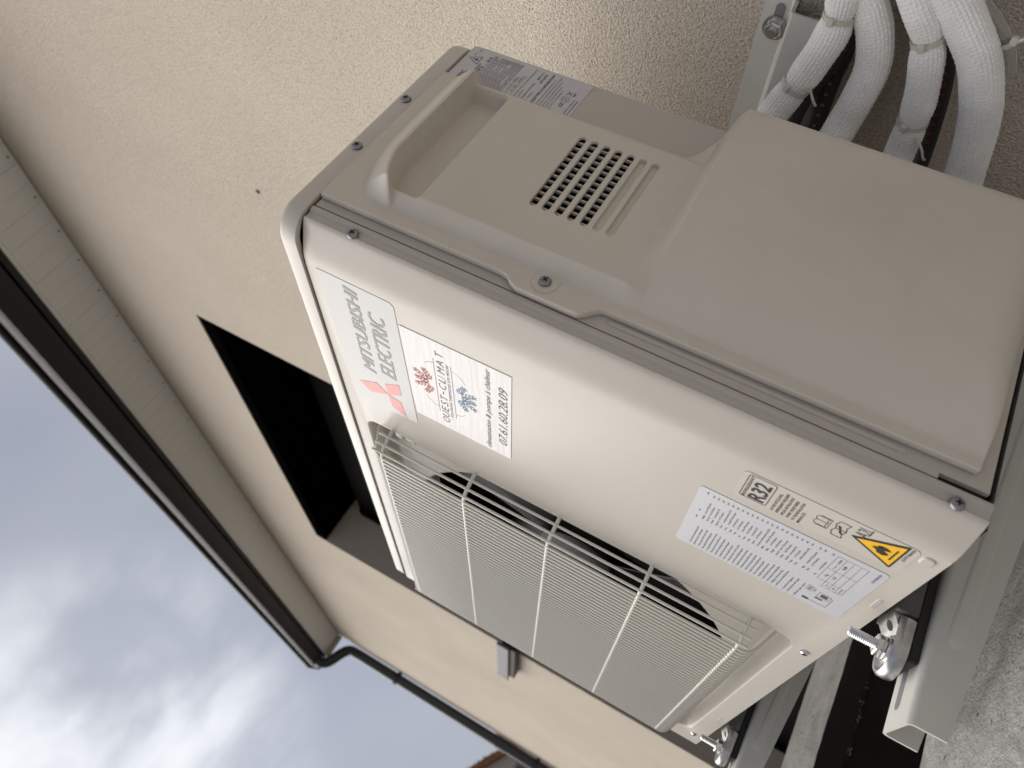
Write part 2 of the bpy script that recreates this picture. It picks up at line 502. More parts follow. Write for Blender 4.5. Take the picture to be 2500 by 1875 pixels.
def rough_slab(name, x0, x1, y0, y1, z0, z1, m_, nx, ny, amp=0.0015, mats=None):
    """slab with a finely uneven top and slightly chipped edges"""
    bm = bmesh.new()
    xs = [x0+(x1-x0)*i/nx for i in range(nx+1)]; ys = [y0+(y1-y0)*j/ny for j in range(ny+1)]
    top = [[bm.verts.new((x + (random.uniform(-amp, amp)*0.5 if i in (0, nx) else 0), y, z1 + random.uniform(-amp, amp) - (amp*2.2 if i in (0, nx) else 0))) for j, y in enumerate(ys)] for i, x in enumerate(xs)]
    bot = [[bm.verts.new((x + (random.uniform(-amp, amp)*0.7 if i in (0, nx) else 0), y, z0 + random.uniform(-amp, amp)*1.2)) for y in ys] for i, x in enumerate(xs)]
    for i in range(nx):
        for j in range(ny):
            bm.faces.new([top[i][j], top[i+1][j], top[i+1][j+1], top[i][j+1]])
            bm.faces.new([bot[i][j], bot[i][j+1], bot[i+1][j+1], bot[i+1][j]])
    for j in range(ny):
        f = bm.faces.new([top[0][j], top[0][j+1], bot[0][j+1], bot[0][j]])
        f = bm.faces.new([top[nx][j], bot[nx][j], bot[nx][j+1], top[nx][j+1]]); f.material_index = 1 if mats else 0
    for i in range(nx):
        bm.faces.new([top[i][0], bot[i][0], bot[i+1][0], top[i+1][0]])
        bm.faces.new([top[i][ny], top[i+1][ny], bot[i+1][ny], bot[i][ny]])
    return obj(name, bm, mats or m_, kind='structure', smooth=50)

rough_slab('terrace', -0.56, 3.4, -1.6, WY-0.004, GZ-0.14, GZ, M['concrete'], 60, 60)
bm = bmesh.new(); box(bm, -0.545, 3.38, -1.58, WY-0.005, LOW-0.1, GZ-0.145)
obj('terrace_base', bm, M['pitblack'], kind='structure')
rough_slab('kerb', -1.155, -0.957, -1.6, WY-0.004, GZ-0.045, GZ, M['kerbstone'], 10, 110, amp=0.0006, mats=[M['kerbstone'], M['pitblack']])
bm = bmesh.new()
for i in range(260):
    c = Vector((-0.9565+random.uniform(-0.0015, 0.003), random.uniform(-0.5, 0.40), GZ-0.0455+random.gauss(0, 0.0016)))
    if math.sin(c.y*37)+math.sin(c.y*91+1) < -0.4: continue
    s_ = random.uniform(0.0008, 0.0030)
    vs = [bm.verts.new(c+Vector((random.uniform(-1, 1), random.uniform(-1, 1)*1.8, random.uniform(-1, 1)))*s_) for _ in range(4)]
    for f in ((0, 1, 2), (0, 1, 3), (0, 2, 3), (1, 2, 3)): bm.faces.new([vs[k_] for k_ in f])
obj('mortar_crumbs', bm, M['kerbstone'], kind='stuff')
bm = bmesh.new(); box(bm, -1.14, -0.975, -1.58, WY-0.005, LOW-0.1, GZ-0.05)
obj('kerb_base', bm, M['pitblack'], kind='structure')
bm = bmesh.new(); box(bm, -0.974, -0.546, -1.58, WY-0.006, LOW-0.1, GZ-0.42)
obj('pit_floor', bm, M['soil'], kind='structure')
bm = bmesh.new(); box(bm, -0.974, -0.546, -1.60, -1.57, LOW-0.1, GZ-0.01)
obj('pit_end', bm, M['pitblack'], kind='structure')

# ---------------------------------------------------------------- house
XL = -5.22; XR = 6.0; ZT = 1.975
house = thing('house', 'beige roughcast house wall with a dark recessed doorway and overhanging eaves', 'house', (-1.0, WY, LOW))
ox0, ox1, oz1, dep = -2.785, -1.203, 1.54, 0.19
bm = bmesh.new()
def quad(bm, pts, mi=0):
    f = bm.faces.new([bm.verts.new(p) for p in pts]); f.material_index = mi; return f
zb = LOW-0.2
quad(bm, [(XL, WY, zb), (ox0, WY, zb), (ox0, WY, oz1), (XL, WY, oz1)])
quad(bm, [(ox1, WY, zb), (XR, WY, zb), (XR, WY, oz1), (ox1, WY, oz1)])
quad(bm, [(XL, WY, oz1), (XR, WY, oz1), (XR, WY, ZT+0.01), (XL, WY, ZT+0.01)])
quad(bm, [(ox0, WY, zb), (ox0, WY+dep+0.3, zb), (ox0, WY+dep+0.3, oz1), (ox0, WY, oz1)])     # left reveal
quad(bm, [(ox1, WY, zb), (ox1, WY, oz1), (ox1, WY+dep+0.3, oz1), (ox1, WY+dep+0.3, zb)])
quad(bm, [(ox0, WY, oz1), (ox0, WY+dep+0.3, oz1), (ox1, WY+dep+0.3, oz1), (ox1, WY, oz1)])
quad(bm, [(XL, WY, zb), (XL, WY, ZT), (XL, WY+7, ZT), (XL, WY+7, zb)])                        # gable return
quad(bm, [(XR, WY, zb), (XR, WY+7, zb), (XR, WY+7, ZT), (XR, WY, ZT)])
quad(bm, [(XL, WY+7, zb), (XL, WY+7, ZT), (XR, WY+7, ZT), (XR, WY+7, zb)])
bmesh.ops.remove_doubles(bm, verts=list(bm.verts), dist=0.0005)
obj('wall', bm, M['stucco'], house)
# doorway: dark panel, roller box under the lintel, rails
bm = bmesh.new(); box(bm, ox0+0.004, ox1-0.004, WY+dep, WY+dep+0.04, zb, oz1-0.11)
dr = obj('door_panel', bm, M['door'], house)
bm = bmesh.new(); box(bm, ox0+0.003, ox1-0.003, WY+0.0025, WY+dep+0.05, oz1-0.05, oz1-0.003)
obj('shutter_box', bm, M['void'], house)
for zz in (1.30,):
    bm = bmesh.new(); box(bm, ox0+0.10, ox1-0.10, WY+dep-0.010, WY+dep-0.002, zz-0.014, zz+0.014, 0.002)
    obj('door_rail', bm, M['doorframe'], house)
bm = bmesh.new(); box(bm, ox0+0.005, ox0+0.06, WY+dep-0.012, WY+dep-0.002, zb, oz1-0.115, 0.002)
obj('door_frame', bm, M['door'], house)
# soffit boards, one object each
SY0 = 0.256
pm = bpy.data.meshes.new('soffit_board')
bt = bmesh.new(); box(bt, -0.0312, 0.0312, SY0+0.012, WY-0.002, ZT, ZT+0.012, 0.0008, 1); bt.to_mesh(pm); bt.free()
pm.materials.append(M['soffit'])
nb = 0
x = XL+0.04
while x < 2.2:
    o = bpy.data.objects.new('soffit_board', pm); COL.objects.link(o); o.parent = house
    o.location = Vector((x, 0, random.uniform(-0.0004, 0.0004))) - house.location
    x += 0.063; nb += 1
for i in range(40):
    bm = bmesh.new(); disc(bm, (XL+0.35+i*0.126+random.uniform(-0.01, 0.01), WY-0.012-random.uniform(0, 0.004), ZT-0.0002), (0, 0, -1), 0.0035, 0.0008, 8, 0)
    obj('nail_head', bm, M['fixture'], house)
bm = bmesh.new(); box(bm, XL-0.03, XR, SY0+0.001, WY+0.1, ZT+0.014, ZT+0.03)
obj('soffit_backing', bm, M['soffit'], house)
bm = bmesh.new(); box(bm, XL-0.03, XL+0.003, SY0-0.002, WY-0.003, ZT-0.03, ZT+0.12, 0.002)
obj('eaves_end_board', bm, M['stucco'], house)
# fascia and gutter (box profile with a rolled front bead)
bm = bmesh.new(); box(bm, XL-0.028, XR, SY0-0.001, SY0+0.0112, ZT-0.003, ZT+0.012, 0.002, 1)
obj('soffit_trim', bm, M['soffit'], house)
bm = bmesh.new(); box(bm, XL-0.03, XR, SY0-0.02, SY0-0.003, ZT-0.005, ZT+0.18)
obj('fascia', bm, M['gutter'], house)
prof = [(0.233, 2.075), (0.233, 1.985), (0.228, 1.972), (0.212, 1.966), (0.172, 1.966), (0.156, 1.970), (0.149, 1.982), (0.147, 2.020), (0.150, 2.045)]
bead = [(0.140+0.014*math.cos(math.radians(a)), 2.052+0.014*math.sin(math.radians(a))) for a in range(-20, -330, -30)]
pr_ = prof + bead
inn = [(y+(0.003 if y < 0.2 else -0.003), z+0.003) for y, z in reversed(prof)]
bm = bmesh.new()
ring = pr_ + inn
ra = [bm.verts.new((XL-0.08, y, z)) for y, z in ring]
rb = [bm.verts.new((XR, y, z)) for y, z in ring]
bridge(bm, ra, rb)
bm.faces.new(ra)
bmesh.ops.recalc_face_normals(bm, faces=list(bm.faces))
obj('gutter', bm, M['gutter'], house, smooth=40)
bm = bmesh.new()
n_ = [(0.233, 2.07), (0.233, 1.985), (0.222, 1.968), (0.172, 1.965), (0.152, 1.975), (0.147, 2.020), (0.150, 2.05)]
loft(bm, [[(XL-0.083, y, z) for y, z in n_], [(XL-0.079, y, z) for y, z in n_]], True, True, True)
obj('gutter_end_cap', bm, M['gutter'], house)
# downpipe with swan neck, on the wall corner
pp = spline([(XL+0.06, 0.192, 1.975), (XL+0.055, 0.192, 1.945), (XL+0.045, 0.225, 1.905), (XL+0.025, 0.32, 1.865), (XL+0.02, 0.362, 1.83), (XL+0.02, 0.371, 1.77), (XL+0.02, 0.372, 1.6)], 50)
pp += [Vector((XL+0.02, 0.372, z)) for z in (1.0, 0.4, -0.2, -0.9, LOW)]
bm = bmesh.new(); tube(bm, pp, 0.036, 24)
dp = obj('downpipe', bm, M['pipe'], house, smooth=60)
for zc in (1.42, 0.30, -0.6):
    bm = bmesh.new(); tube(bm, [(XL+0.02, 0.372, zc-0.013), (XL+0.02, 0.372, zc+0.013)], 0.041, 24)
    box(bm, XL+0.005, XL+0.035, 0.405, WY+0.001, zc-0.01, zc+0.01)
    obj('pipe_clamp', bm, M['gutter'], dp, smooth=40)
bm = bmesh.new(); tube(bm, [(XL+0.02, 0.372, 0.52), (XL+0.02, 0.372, 0.60)], 0.0395, 24)
obj('pipe_socket', bm, M['pipe'], dp, smooth=40)
# roof over the eaves
bm = bmesh.new()
a_, b_ = (0.17, 2.10), (3.9, 3.95)
loft(bm, [[(XL-0.06, a_[0], a_[1]), (XL-0.06, b_[0], b_[1]), (XL-0.06, b_[0], b_[1]-0.06), (XL-0.06, a_[0], a_[1]-0.06)],
          [(XR, a_[0], a_[1]), (XR, b_[0], b_[1]), (XR, b_[0], b_[1]-0.06), (XR, a_[0], a_[1]-0.06)]], True, True, True)
c_ = (7.6, 2.10)
loft(bm, [[(XL-0.06, c_[0], c_[1]), (XL-0.06, c_[0], c_[1]-0.06), (XL-0.06, b_[0], b_[1]-0.06), (XL-0.06, b_[0], b_[1])],
          [(XR, c_[0], c_[1]), (XR, c_[0], c_[1]-0.06), (XR, b_[0], b_[1]-0.06), (XR, b_[0], b_[1])]], True, True, True)
obj('roof', bm, M['rooftile'], house)
bm = bmesh.new(); quad(bm, [(XL+0.001, WY+0.1, ZT), (XL+0.001, 3.9, 3.83), (XL+0.001, 7.3, ZT)]); obj('gable', bm, M['stucco'], house)
bm = bmesh.new(); disc(bm, (-0.562, WY+0.0005, 1.097), (0, -1, 0), 0.0045, 0.003, 10, 0.002)
obj('wall_plug', bm, M['fixture'], house)

# small grey fitting on the wall beyond the unit
fx = thing('wall_fixture', 'small grey metal box fitting on the beige wall beyond the unit', 'wall fixture', (-2.95, WY, 0.55))
bm = bmesh.new()
box(bm, -3.13, -2.60, WY-0.052, WY-0.040, 0.520, 0.575, 0.003)
obj('front_plate', bm, M['fixture'], fx)
bm = bmesh.new()
box(bm, -3.08, -2.62, WY-0.040, WY-0.002, 0.495, 0.560, 0.003)
obj('housing', bm, M['doorframe'], fx)

# ---------------------------------------------------------------- neighbour's house far behind the downpipe
nbh = thing('neighbour_house', 'pale gabled house with a clay tile roof edge seen past the downpipe', 'house', (-24.4, 1.0, LOW))
X0 = -24.4
bm = bmesh.new()
ap = (-0.5, 3.40)           # gable apex (y, z)
gl = [(-4.0, LOW-0.2), (3.0, LOW-0.2), (3.0, 1.345), (ap[0], ap[1]), (-4.0, 1.345)]
loft(bm, [[(X0, y, z) for y, z in gl], [(X0-7, y, z) for y, z in gl]], True, True, True)
bmesh.ops.recalc_face_normals(bm, faces=list(bm.faces))
obj('wall', bm, M['nbwall'], nbh)
for side in (0, 1):
    sg = -1 if side == 0 else 1
    p0, p1 = Vector((0, ap[0], ap[1]+0.02)), Vector((0, ap[0]+sg*3.65, ap[1]+0.02-3.65*0.587))
    bm = bmesh.new()
    loft(bm, [[(X0+0.25, p0.y, p0.z), (X0+0.25, p1.y, p1.z), (X0+0.25, p1.y, p1.z+0.10), (X0+0.25, p0.y, p0.z+0.10)],
              [(X0-7.2, p0.y, p0.z), (X0-7.2, p1.y, p1.z), (X0-7.2, p1.y, p1.z+0.10), (X0-7.2, p0.y, p0.z+0.10)]], True, True, True)
    bmesh.ops.recalc_face_normals(bm, faces=list(bm.faces))
    rf = obj('roof', bm, M['rooftile'], nbh)
    # verge tiles
    L_ = (p1-p0).length; d_ = (p1-p0).normalized(); nn = int(L_/0.30)
    up = Vector((0, -d_.z, d_.y)) if d_.y > 0 else Vector((0, d_.z, -d_.y))
    for i in range(nn):
        c0 = p0 + d_*(i*0.30+0.01) + Vector((X0+0.18, 0, 0.10))
        bm = bmesh.new()
        tube(bm, [c0 + up*0.03, c0 + d_*0.32 + up*0.005], 0.09, 8)
        obj('verge_tile', bm, M['rooftile'], rf, smooth=60)
    bm = bmesh.new()
    for i in range(420):
        t = random.random(); c0 = p0 + d_*(t*L_) + Vector((X0+0.2+random.uniform(-.1, .1), 0, 0.17))
        s = random.uniform(0.02, 0.07)*(0.5+random.random())
        a1 = random.uniform(0, 2*PI)
        u = Vector((math.cos(a1)*.4, math.sin(a1), 0))*s*0.4; w = Vector((random.uniform(-.5, .5), random.uniform(-.5, .5), 1))*s*1.6
        f = bm.faces.new([bm.verts.new(c0-u), bm.verts.new(c0+u), bm.verts.new(c0+w)])
    obj('moss_tufts', bm, M['moss'], rf, kind='stuff')
bm = bmesh.new(); box(bm, X0+0.002, X0+0.05, 1.60, 2.45, 0.10, 1.30)
wf = obj('window_frame', bm, M['fixture'], nbh)
bm = bmesh.new(); box(bm, X0+0.051, X0+0.056, 1.67, 2.38, 0.17, 1.23)
obj('pane', bm, M['glass'], wf)
bm = bmesh.new(); box(bm, X0-0.9, X0-0.2, 2.70, 3.25, 1.1, 2.22, 0.01); box(bm, X0-0.95, X0-0.15, 2.66, 3.29, 2.15, 2.24, 0.01)
obj('chimney', bm, M['nbwall'], nbh)

# ================================================================= OUTDOOR UNIT
W, D, H = 0.80, 0.2716, 0.531
unit = thing('outdoor_unit', 'ivory air conditioner outdoor unit with a wire fan grille, bolted on wall brackets', 'air conditioner', (-0.4, 0.14, 0.0))

# hidden core so nothing shines through the seams
bm = bmesh.new()
box(bm, -0.79, -0.006, 0.120, D-0.003, 0.004, 0.512)
box(bm, -0.255, -0.006, 0.030, 0.1195, 0.004, 0.512)
obj('inner_casing', bm, M['black'], unit)

# --- front panel with recessed grille opening and fan mouth
bm = bmesh.new()
k, m_ = 8, 24
cx, cz = (-0.2725-0.7436)/2, (0.0225+0.4965)/2
w0, h0 = 0.471, 0.474
FX0, FX1, FZ0, FZ1 = -0.800, -0.040, 0.0, 0.5118
outer = []
inner0 = rrect(cx, cz, w0, h0, 0.016, k, m_)
n_l = len(inner0)
# outer rectangle sampled by the same indices
outer = rrect((FX0+FX1)/2, (FZ0+FZ1)/2, FX1-FX0, FZ1-FZ0, 0.0005, k, m_)
Lo = [bm.verts.new((x, 0.0, z)) for x, z in outer]
Li = [bm.verts.new((x, 0.0, z)) for x, z in inner0]
bridge(bm, Lo, Li)
prev = Li
for (ins, y, r) in [(0.0008, 0.0003, 0.0155), (0.0020, 0.0013, 0.0150), (0.0030, 0.0032, 0.0145), (0.0060, 0.0120, 0.014), (0.0095, 0.0235, 0.012), (0.0105, 0.0262, 0.0115), (0.0125, 0.0278, 0.011), (0.0150, 0.0282, 0.010)]:
    cur = [bm.verts.new((x, y, z)) for x, z in rrect(cx, cz, w0-2*ins, h0-2*ins, r, k, m_)]
    bridge(bm, prev, cur); prev = cur
fcx, fcz, FR = cx-0.008, cz, 0.2105
angs = [math.atan2(v.co.z-fcz, v.co.x-fcx) for v in prev]
for (r, y) in [(FR+0.004, 0.0282), (FR+0.0015, 0.0288), (FR, 0.0305), (FR-0.0015, 0.036), (FR-0.002, 0.070)]:
    cur = [bm.verts.new((fcx+r*math.cos(a), y, fcz+r*math.sin(a))) for a in angs]
    bridge(bm, prev, cur); prev = cur
# side corner profile swept along z
cp = [(-0.040, 0.0), (-0.036, 0.0001), (-0.032, 0.0005), (-0.028, 0.0014), (-0.023, 0.0030), (-0.018, 0.0048), (-0.013, 0.0066), (-0.008, 0.0084), (-0.004, 0.0099), (-0.0015, 0.0112), (-0.0004, 0.0124),
      (-0.0006, 0.0134), (-0.0013, 0.0142), (-0.0012, 0.0186), (-0.0004, 0.0194), (0.0010, 0.0208), (0.0012, 0.0236), (0.0006, 0.0246), (-0.0010, 0.0250), (-0.0080, 0.0252)]
zs = [0.0, 0.0015, 0.1, 0.2, 0.3, 0.4, 0.5, 0.5105, 0.5118]
rings = []
for z in zs:
    ins = 0.0008 if z in (0.0, 0.5118) else 0.0
    rings.append([(x-ins, y+ins*0.3, z) for x, y in cp])
vr = [[bm.verts.new(p) for p in r] for r in rings]
for a, b in zip(vr[:-1], vr[1:]):
    for i in range(len(cp)-1):
        bm.faces.new([a[i], a[i+1], b[i+1], b[i]])
# bottom and left returns
quad(bm, [(-0.8, 0, 0), (-0.8, 0.02, 0.001), (-0.04, 0.02, 0.001), (-0.04, 0, 0)])
quad(bm, [(-0.8, 0, 0), (-0.8, 0, 0.5105), (-0.8, 0.026, 0.5105), (-0.8, 0.026, 0)])
bmesh.ops.remove_doubles(bm, verts=list(bm.verts), dist=0.0002)
fp = obj('front_panel', bm, M['steel'], unit, smooth=40)
# pressed button near the lower corner and two faint dimples
bm = bmesh.new()
def button(bm, c, wu, wv, r, hgt, n=6):
    lo = rrect(c[0], c[1], wu, wv, r, n, 1)
    rs = [[(u, 0.0002, v) for u, v in lo]]
    rs.append([(u, -hgt*0.35, v) for u, v in rrect(c[0], c[1], wu*.95, wv*.94, r*.95, n, 1)])
    rs.append([(u, -hgt, v) for u, v in rrect(c[0], c[1], wu*.80, wv*.78, r*.8, n, 1)])
    rs.append([(u, -hgt*1.02, v) for u, v in rrect(c[0], c[1], wu*.70, wv*.66, r*.7, n, 1)])
    loft(bm, rs, True, False, True)
button(bm, (-0.0520, 0.0105), 0.0125, 0.0095, 0.0040, 0.0012)
obj('pressed_boss', bm, M['steel'], fp, smooth=60)
for cxx in (-0.137, -0.62):
    bm = bmesh.new(); button(bm, (cxx, 0.0085), 0.020, 0.004, 0.0019, 0.0005)
    obj('pressed_rib', bm, M['steel'], fp, smooth=60)

# --- side panel (sheet with notch), raised rib, left and back sheets
bm = bmesh.new()
y0s = 0.0268
out_l = [(0.0262, 0.034), (0.0262, 0.5108), (D-0.002, 0.5108), (D, 0.508), (D, 0.004), (0.0305, 0.004), (0.0305, 0.034)]
lof = [[(0.0, y, z) for y, z in out_l], [(-0.004, y, z) for y, z in out_l]]
loft(bm, lof, True, True, True)
bmesh.ops.recalc_face_normals(bm, faces=list(bm.faces))
obj('side_panel', bm, M['steel'], unit)
bm = bmesh.new()
box(bm, -0.0065, -0.0045, 0.0255, 0.031, 0.006, 0.036)
obj('seam_backing', bm, M['fan'], unit)
bm = bmesh.new()
def ribX(bm, yc, z0, z1, w, h):
    rs = []
    lo = rrect(yc, (z0+z1)/2, w, z1-z0, w*0.499, 6, 1)
    rs.append([(0.0, u, v) for u, v in lo])
    for s, hh in ((.93, .45), (.72, .85), (.4, 1.0)):
        rs.append([(h*hh, u, v) for u, v in rrect(yc, (z0+z1)/2, w*s, (z1-z0)-w*(1-s), w*0.499*s, 6, 1)])
    loft(bm, rs, True, False, True)
ribX(bm, 0.0345, 0.055, 0.262, 0.0042, 0.0016)
obj('panel_rib', bm, M['steel'], unit, smooth=60)
bm = bmesh.new()
box(bm, -0.800, -0.797, 0.0265, D, 0.0, 0.5108, 0.0006, 1)
obj('left_panel', bm, M['steel'], unit)
bm = bmesh.new()
box(bm, -0.796, -0.006, D-0.004, D-0.0005, 0.004, 0.511)
obj('back_panel', bm, M['steel'], unit)
bm = bmesh.new()
box(bm, -0.790, -0.010, 0.012, D-0.001, -0.0035, -0.0005, 0.001, 1)
obj('base_pan', bm, M['rubber'], unit)

# --- lid
bm = bmesh.new()
def lidring(ins, z, r):
    return [(x, y, z) for x, y in rrect(-0.4, (D+0.002)/2, 0.806-2*ins, D+0.007-2*ins, r, 10, 1)]
loft(bm, [lidring(0.006, 0.514, 0.020), lidring(0.0012, 0.5132, 0.0235), lidring(0.0002, 0.5136, 0.0248), lidring(0.0, 0.5145, 0.025), lidring(0.0, 0.5262, 0.025), lidring(0.0006, 0.5284, 0.0245), lidring(0.0022, 0.5304, 0.023), lidring(0.0046, 0.5312, 0.021), lidring(0.010, 0.5315, 0.018)], True, False, True)
lid = obj('top_lid', bm, M['lid'], unit, smooth=50)
bm = bmesh.new()
loft(bm, [[(x, y, z) for x, y in rrect(-0.4, 0.1375, 0.776, 0.250, 0.022, 8, 1)] for z in (0.5095, 0.5145)], True, True, True)
obj('lid_gap_shade', bm, M['black'], unit)  # added black filler, paints the shade in the gap under the lid

# --- moulded service cover (height field x = h(y, z))
FL = 0.0070; PX = 0.0178
def yedge(z):
    if z > 0.345: return 0.0342
    if z > 0.333: return 0.0342 - 0.0082*sstep(0.345, 0.333, z)
    if z > 0.284: return 0.0260
    if z > 0.267: return 0.0260 + 0.0126*sstep(0.284, 0.267, z)
    return 0.0386 + 0.001*lstep(0.267, 0.01, z)
def yrear(z):
    return 0.2140 + (0.255-0.2140)*sstep(0.282, 0.246, z)
def bulge(y):
    t = lstep(0.0485, 0.256, y)
    return 0.0080 + 0.0350*(1-(1-t)**2.9)
ZC0, ZF0 = 0.4705, 0.4975
def zwarp(y, z):
    """rows of the height field follow the curved lip"""
    if z <= 0.4335 or z >= 0.5060: return z
    dc = (0.4535-0.4705)*(1-math.sin(PI/2*lstep(0.047, 0.092, y)))
    df = (0.4815-0.4975)*(1-math.sin(PI/2*lstep(0.047, 0.115, y)))
    if z <= ZC0: return z + dc*(z-0.4335)/(ZC0-0.4335)
    if z <= ZF0: return z + dc + (df-dc)*(z-ZC0)/(ZF0-ZC0)
    return z + df*(0.5060-z)/(0.5060-ZF0)
def cover_h(y, z):
    foot = 0.0470
    fy = lstep(foot, foot+0.0125, y)
    # soft ramp with rounded shoulders
    fy = fy*0.92 + 0.08*sstep(foot, foot+0.0125, y)
    rear = 1-sstep(0.199, 0.2095, y)*(1-sstep(0.275, 0.250, z))
    up = FL + (PX-FL)*fy*rear
    # handle lip and trough
    zf = ZF0; zc = ZC0
    LX = FL + (0.0300-FL)*lstep(0.0455, 0.0580, y)
    LX = FL + (LX-FL)*math.sqrt(max(0.0, 1-lstep(0.1990, 0.2122, y)**2.2))
    if z > zc:
        tl = lstep(zf, zc, z)
        lip = FL + (LX-FL)*(1-(1-tl)**1.25)
        lip = max(FL, lip-0.0016*max(0.0, 1-(z-zc)/0.0035)**2)
        h = lip
        t = sstep(zc+0.0012, zc, z)
        return h
    if z > 0.4335:
        # trough: wall drops from the crest, floor, then rises to the plateau
        end = sstep(0.0570, 0.0650, y)*(1-sstep(0.192, 0.199, y))
        floor = 0.0030
        LX = max(FL, LX-0.0016)
        wall = lstep(zc, zc-0.0032, z)**0.8
        rise = lstep(0.4400, 0.4335, z)
        edge = up if z < 0.447 else up
        base = LX + (floor-LX)*wall if end > 0 else up
        deep = base + (up-base)*rise if rise > 0 else base
        shallow = LX + (up-LX)*wall
        return shallow + (deep-shallow)*end
    w = sstep(0.2605, 0.2470, z)
    b = bulge(y)
    s_top = lstep(0.2605, 0.2470, z)
    s_top = s_top*0.75 + 0.25*w
    up2 = up
    if w > 0 or s_top > 0:
        bb = FL + (b-FL)*1.0 if y > foot else FL
        h = up2 + (bb-up2)*s_top
    else:
        h = up2
    # rounded bottom and rear shoulder of the bulge
    rb = 0.024*lstep(0.0500, 0.1300, y)+0.002
    if z < 0.0140+rb:
        q_ = (0.0140+rb-z)/rb
        h -= (h-0.0045)*0.72*(1-math.sqrt(max(0.0, 1-q_*q_*0.96)))*lstep(0.0485, 0.110, y)
    if z < 0.262 and y > 0.249:
        h -= 0.0035*((y-0.249)/0.006)**2 * w
    return h
def lin(a, b, s):
    n = max(1, int(round(abs(b-a)/s)))
    return [a+(b-a)*i/n for i in range(n)]
zl = lin(0.0145, 0.024, 0.0005)+lin(0.024, 0.044, 0.0015)+lin(0.044, 0.236, 0.006)+lin(0.236, 0.284, 0.001)
slot_z = [0.3559-0.01062*i for i in range(7)]
SW = 0.0068; SY_A, SY_B = 0.0935, 0.1835
zz = []
for s in reversed(slot_z):
    zz += [s-SW/2, s+SW/2]
zl += [0.284, 0.2862]+zz+lin(0.3625, 0.430, 0.004)+lin(0.430, 0.4415, 0.0006)+lin(0.4415, 0.450, 0.0015)+lin(0.450, 0.4745, 0.00055)+lin(0.4745, 0.500, 0.0012)+lin(0.500, 0.5100, 0.002)+[0.5100]
zl = sorted(set(round(z, 6) for z in zl))
ss = sorted(set([round(t, 5) for t in lin(0.0, 0.02, 0.01)+lin(0.02, 0.20, 0.004)+lin(0.20, 0.78, 0.02)+lin(0.78, 1.0, 0.006)+[1.0]]))
def ys_for(z):
    a, b = yedge(z), yrear(z)
    # fixed stations on the plateau so slots stay straight
    return a, b
stations = lin(0.046, 0.070, 0.0008)+lin(0.070, SY_A, 0.004)+[SY_A]+lin(SY_A, SY_B, 0.006)[1:]+[SY_B]+lin(SY_B, 0.213, 0.0011)[1:]
vs_ = []
coords = {}
verts = []; faces = []
def addv(p):
    verts.append(p); return len(verts)-1
rows = []
for z in zl:
    a, b = yedge(z), yrear(z)
    yy = [a + (0.046-a)*t for t in (0, 0.25, 0.5, 0.75)]
    yy += stations
    ext = 8
    yy2 = [y for y in yy]
    if b > 0.2130:
        yy2 += [0.2130+(b-0.2130)*(i+1)/ext for i in range(ext)]
    else:
        yy2 += [0.2130+(max(b, 0.2130)-0.2130+1e-5*(i+1)) for i in range(ext)]
    rows.append([addv((cover_h(y, z), y, zwarp(y, z) if y > 0.0455 else z + (zwarp(0.0455, z)-z)*lstep(0.034, 0.0455, y))) for y in yy2])
nj = len(rows[0])
slotfaces = set()
for i in range(len(zl)-1):
    for j in range(nj-1):
        a_ = verts[rows[i][j]]; c_ = verts[rows[i+1][j+1]]
        ym = (a_[1]+c_[1])/2; zm = (a_[2]+c_[2])/2
        if zm < 0.43 and any(abs(zm-s) < SW/2 for s in slot_z) and SY_A < ym < SY_B:
            continue
        faces.append((rows[i][j], rows[i][j+1], rows[i+1][j+1], rows[i+1][j]))
# skirt down to the panel
per = [rows[i][0] for i in range(len(zl))]
def skirt(ids, dx, flip=False):
    lo = [addv((0.0006, verts[i][1], verts[i][2])) for i in ids]
    md = [addv((max(0.0006, verts[i][0]-0.0006), verts[i][1]+dx[0]*0.0005, verts[i][2]+dx[1]*0.0005)) for i in ids]
    for q in range(len(ids)-1):
        f = (ids[q], ids[q+1], md[q+1], md[q]); g = (md[q], md[q+1], lo[q+1], lo[q])
        faces.append(tuple(reversed(f)) if flip else f); faces.append(tuple(reversed(g)) if flip else g)
skirt(per, (-1, 0), True)
def last_of(r):
    k_ = nj-1
    while k_ > 0 and verts[r[k_]][1] > 0.21299 and verts[r[k_]][1] < 0.2131: k_ -= 1
    return r[k_]
skirt([r[-1] for r in rows], (1, 0))
skirt(rows[0], (0, -1))
skirt(rows[-1], (0, 1), True)
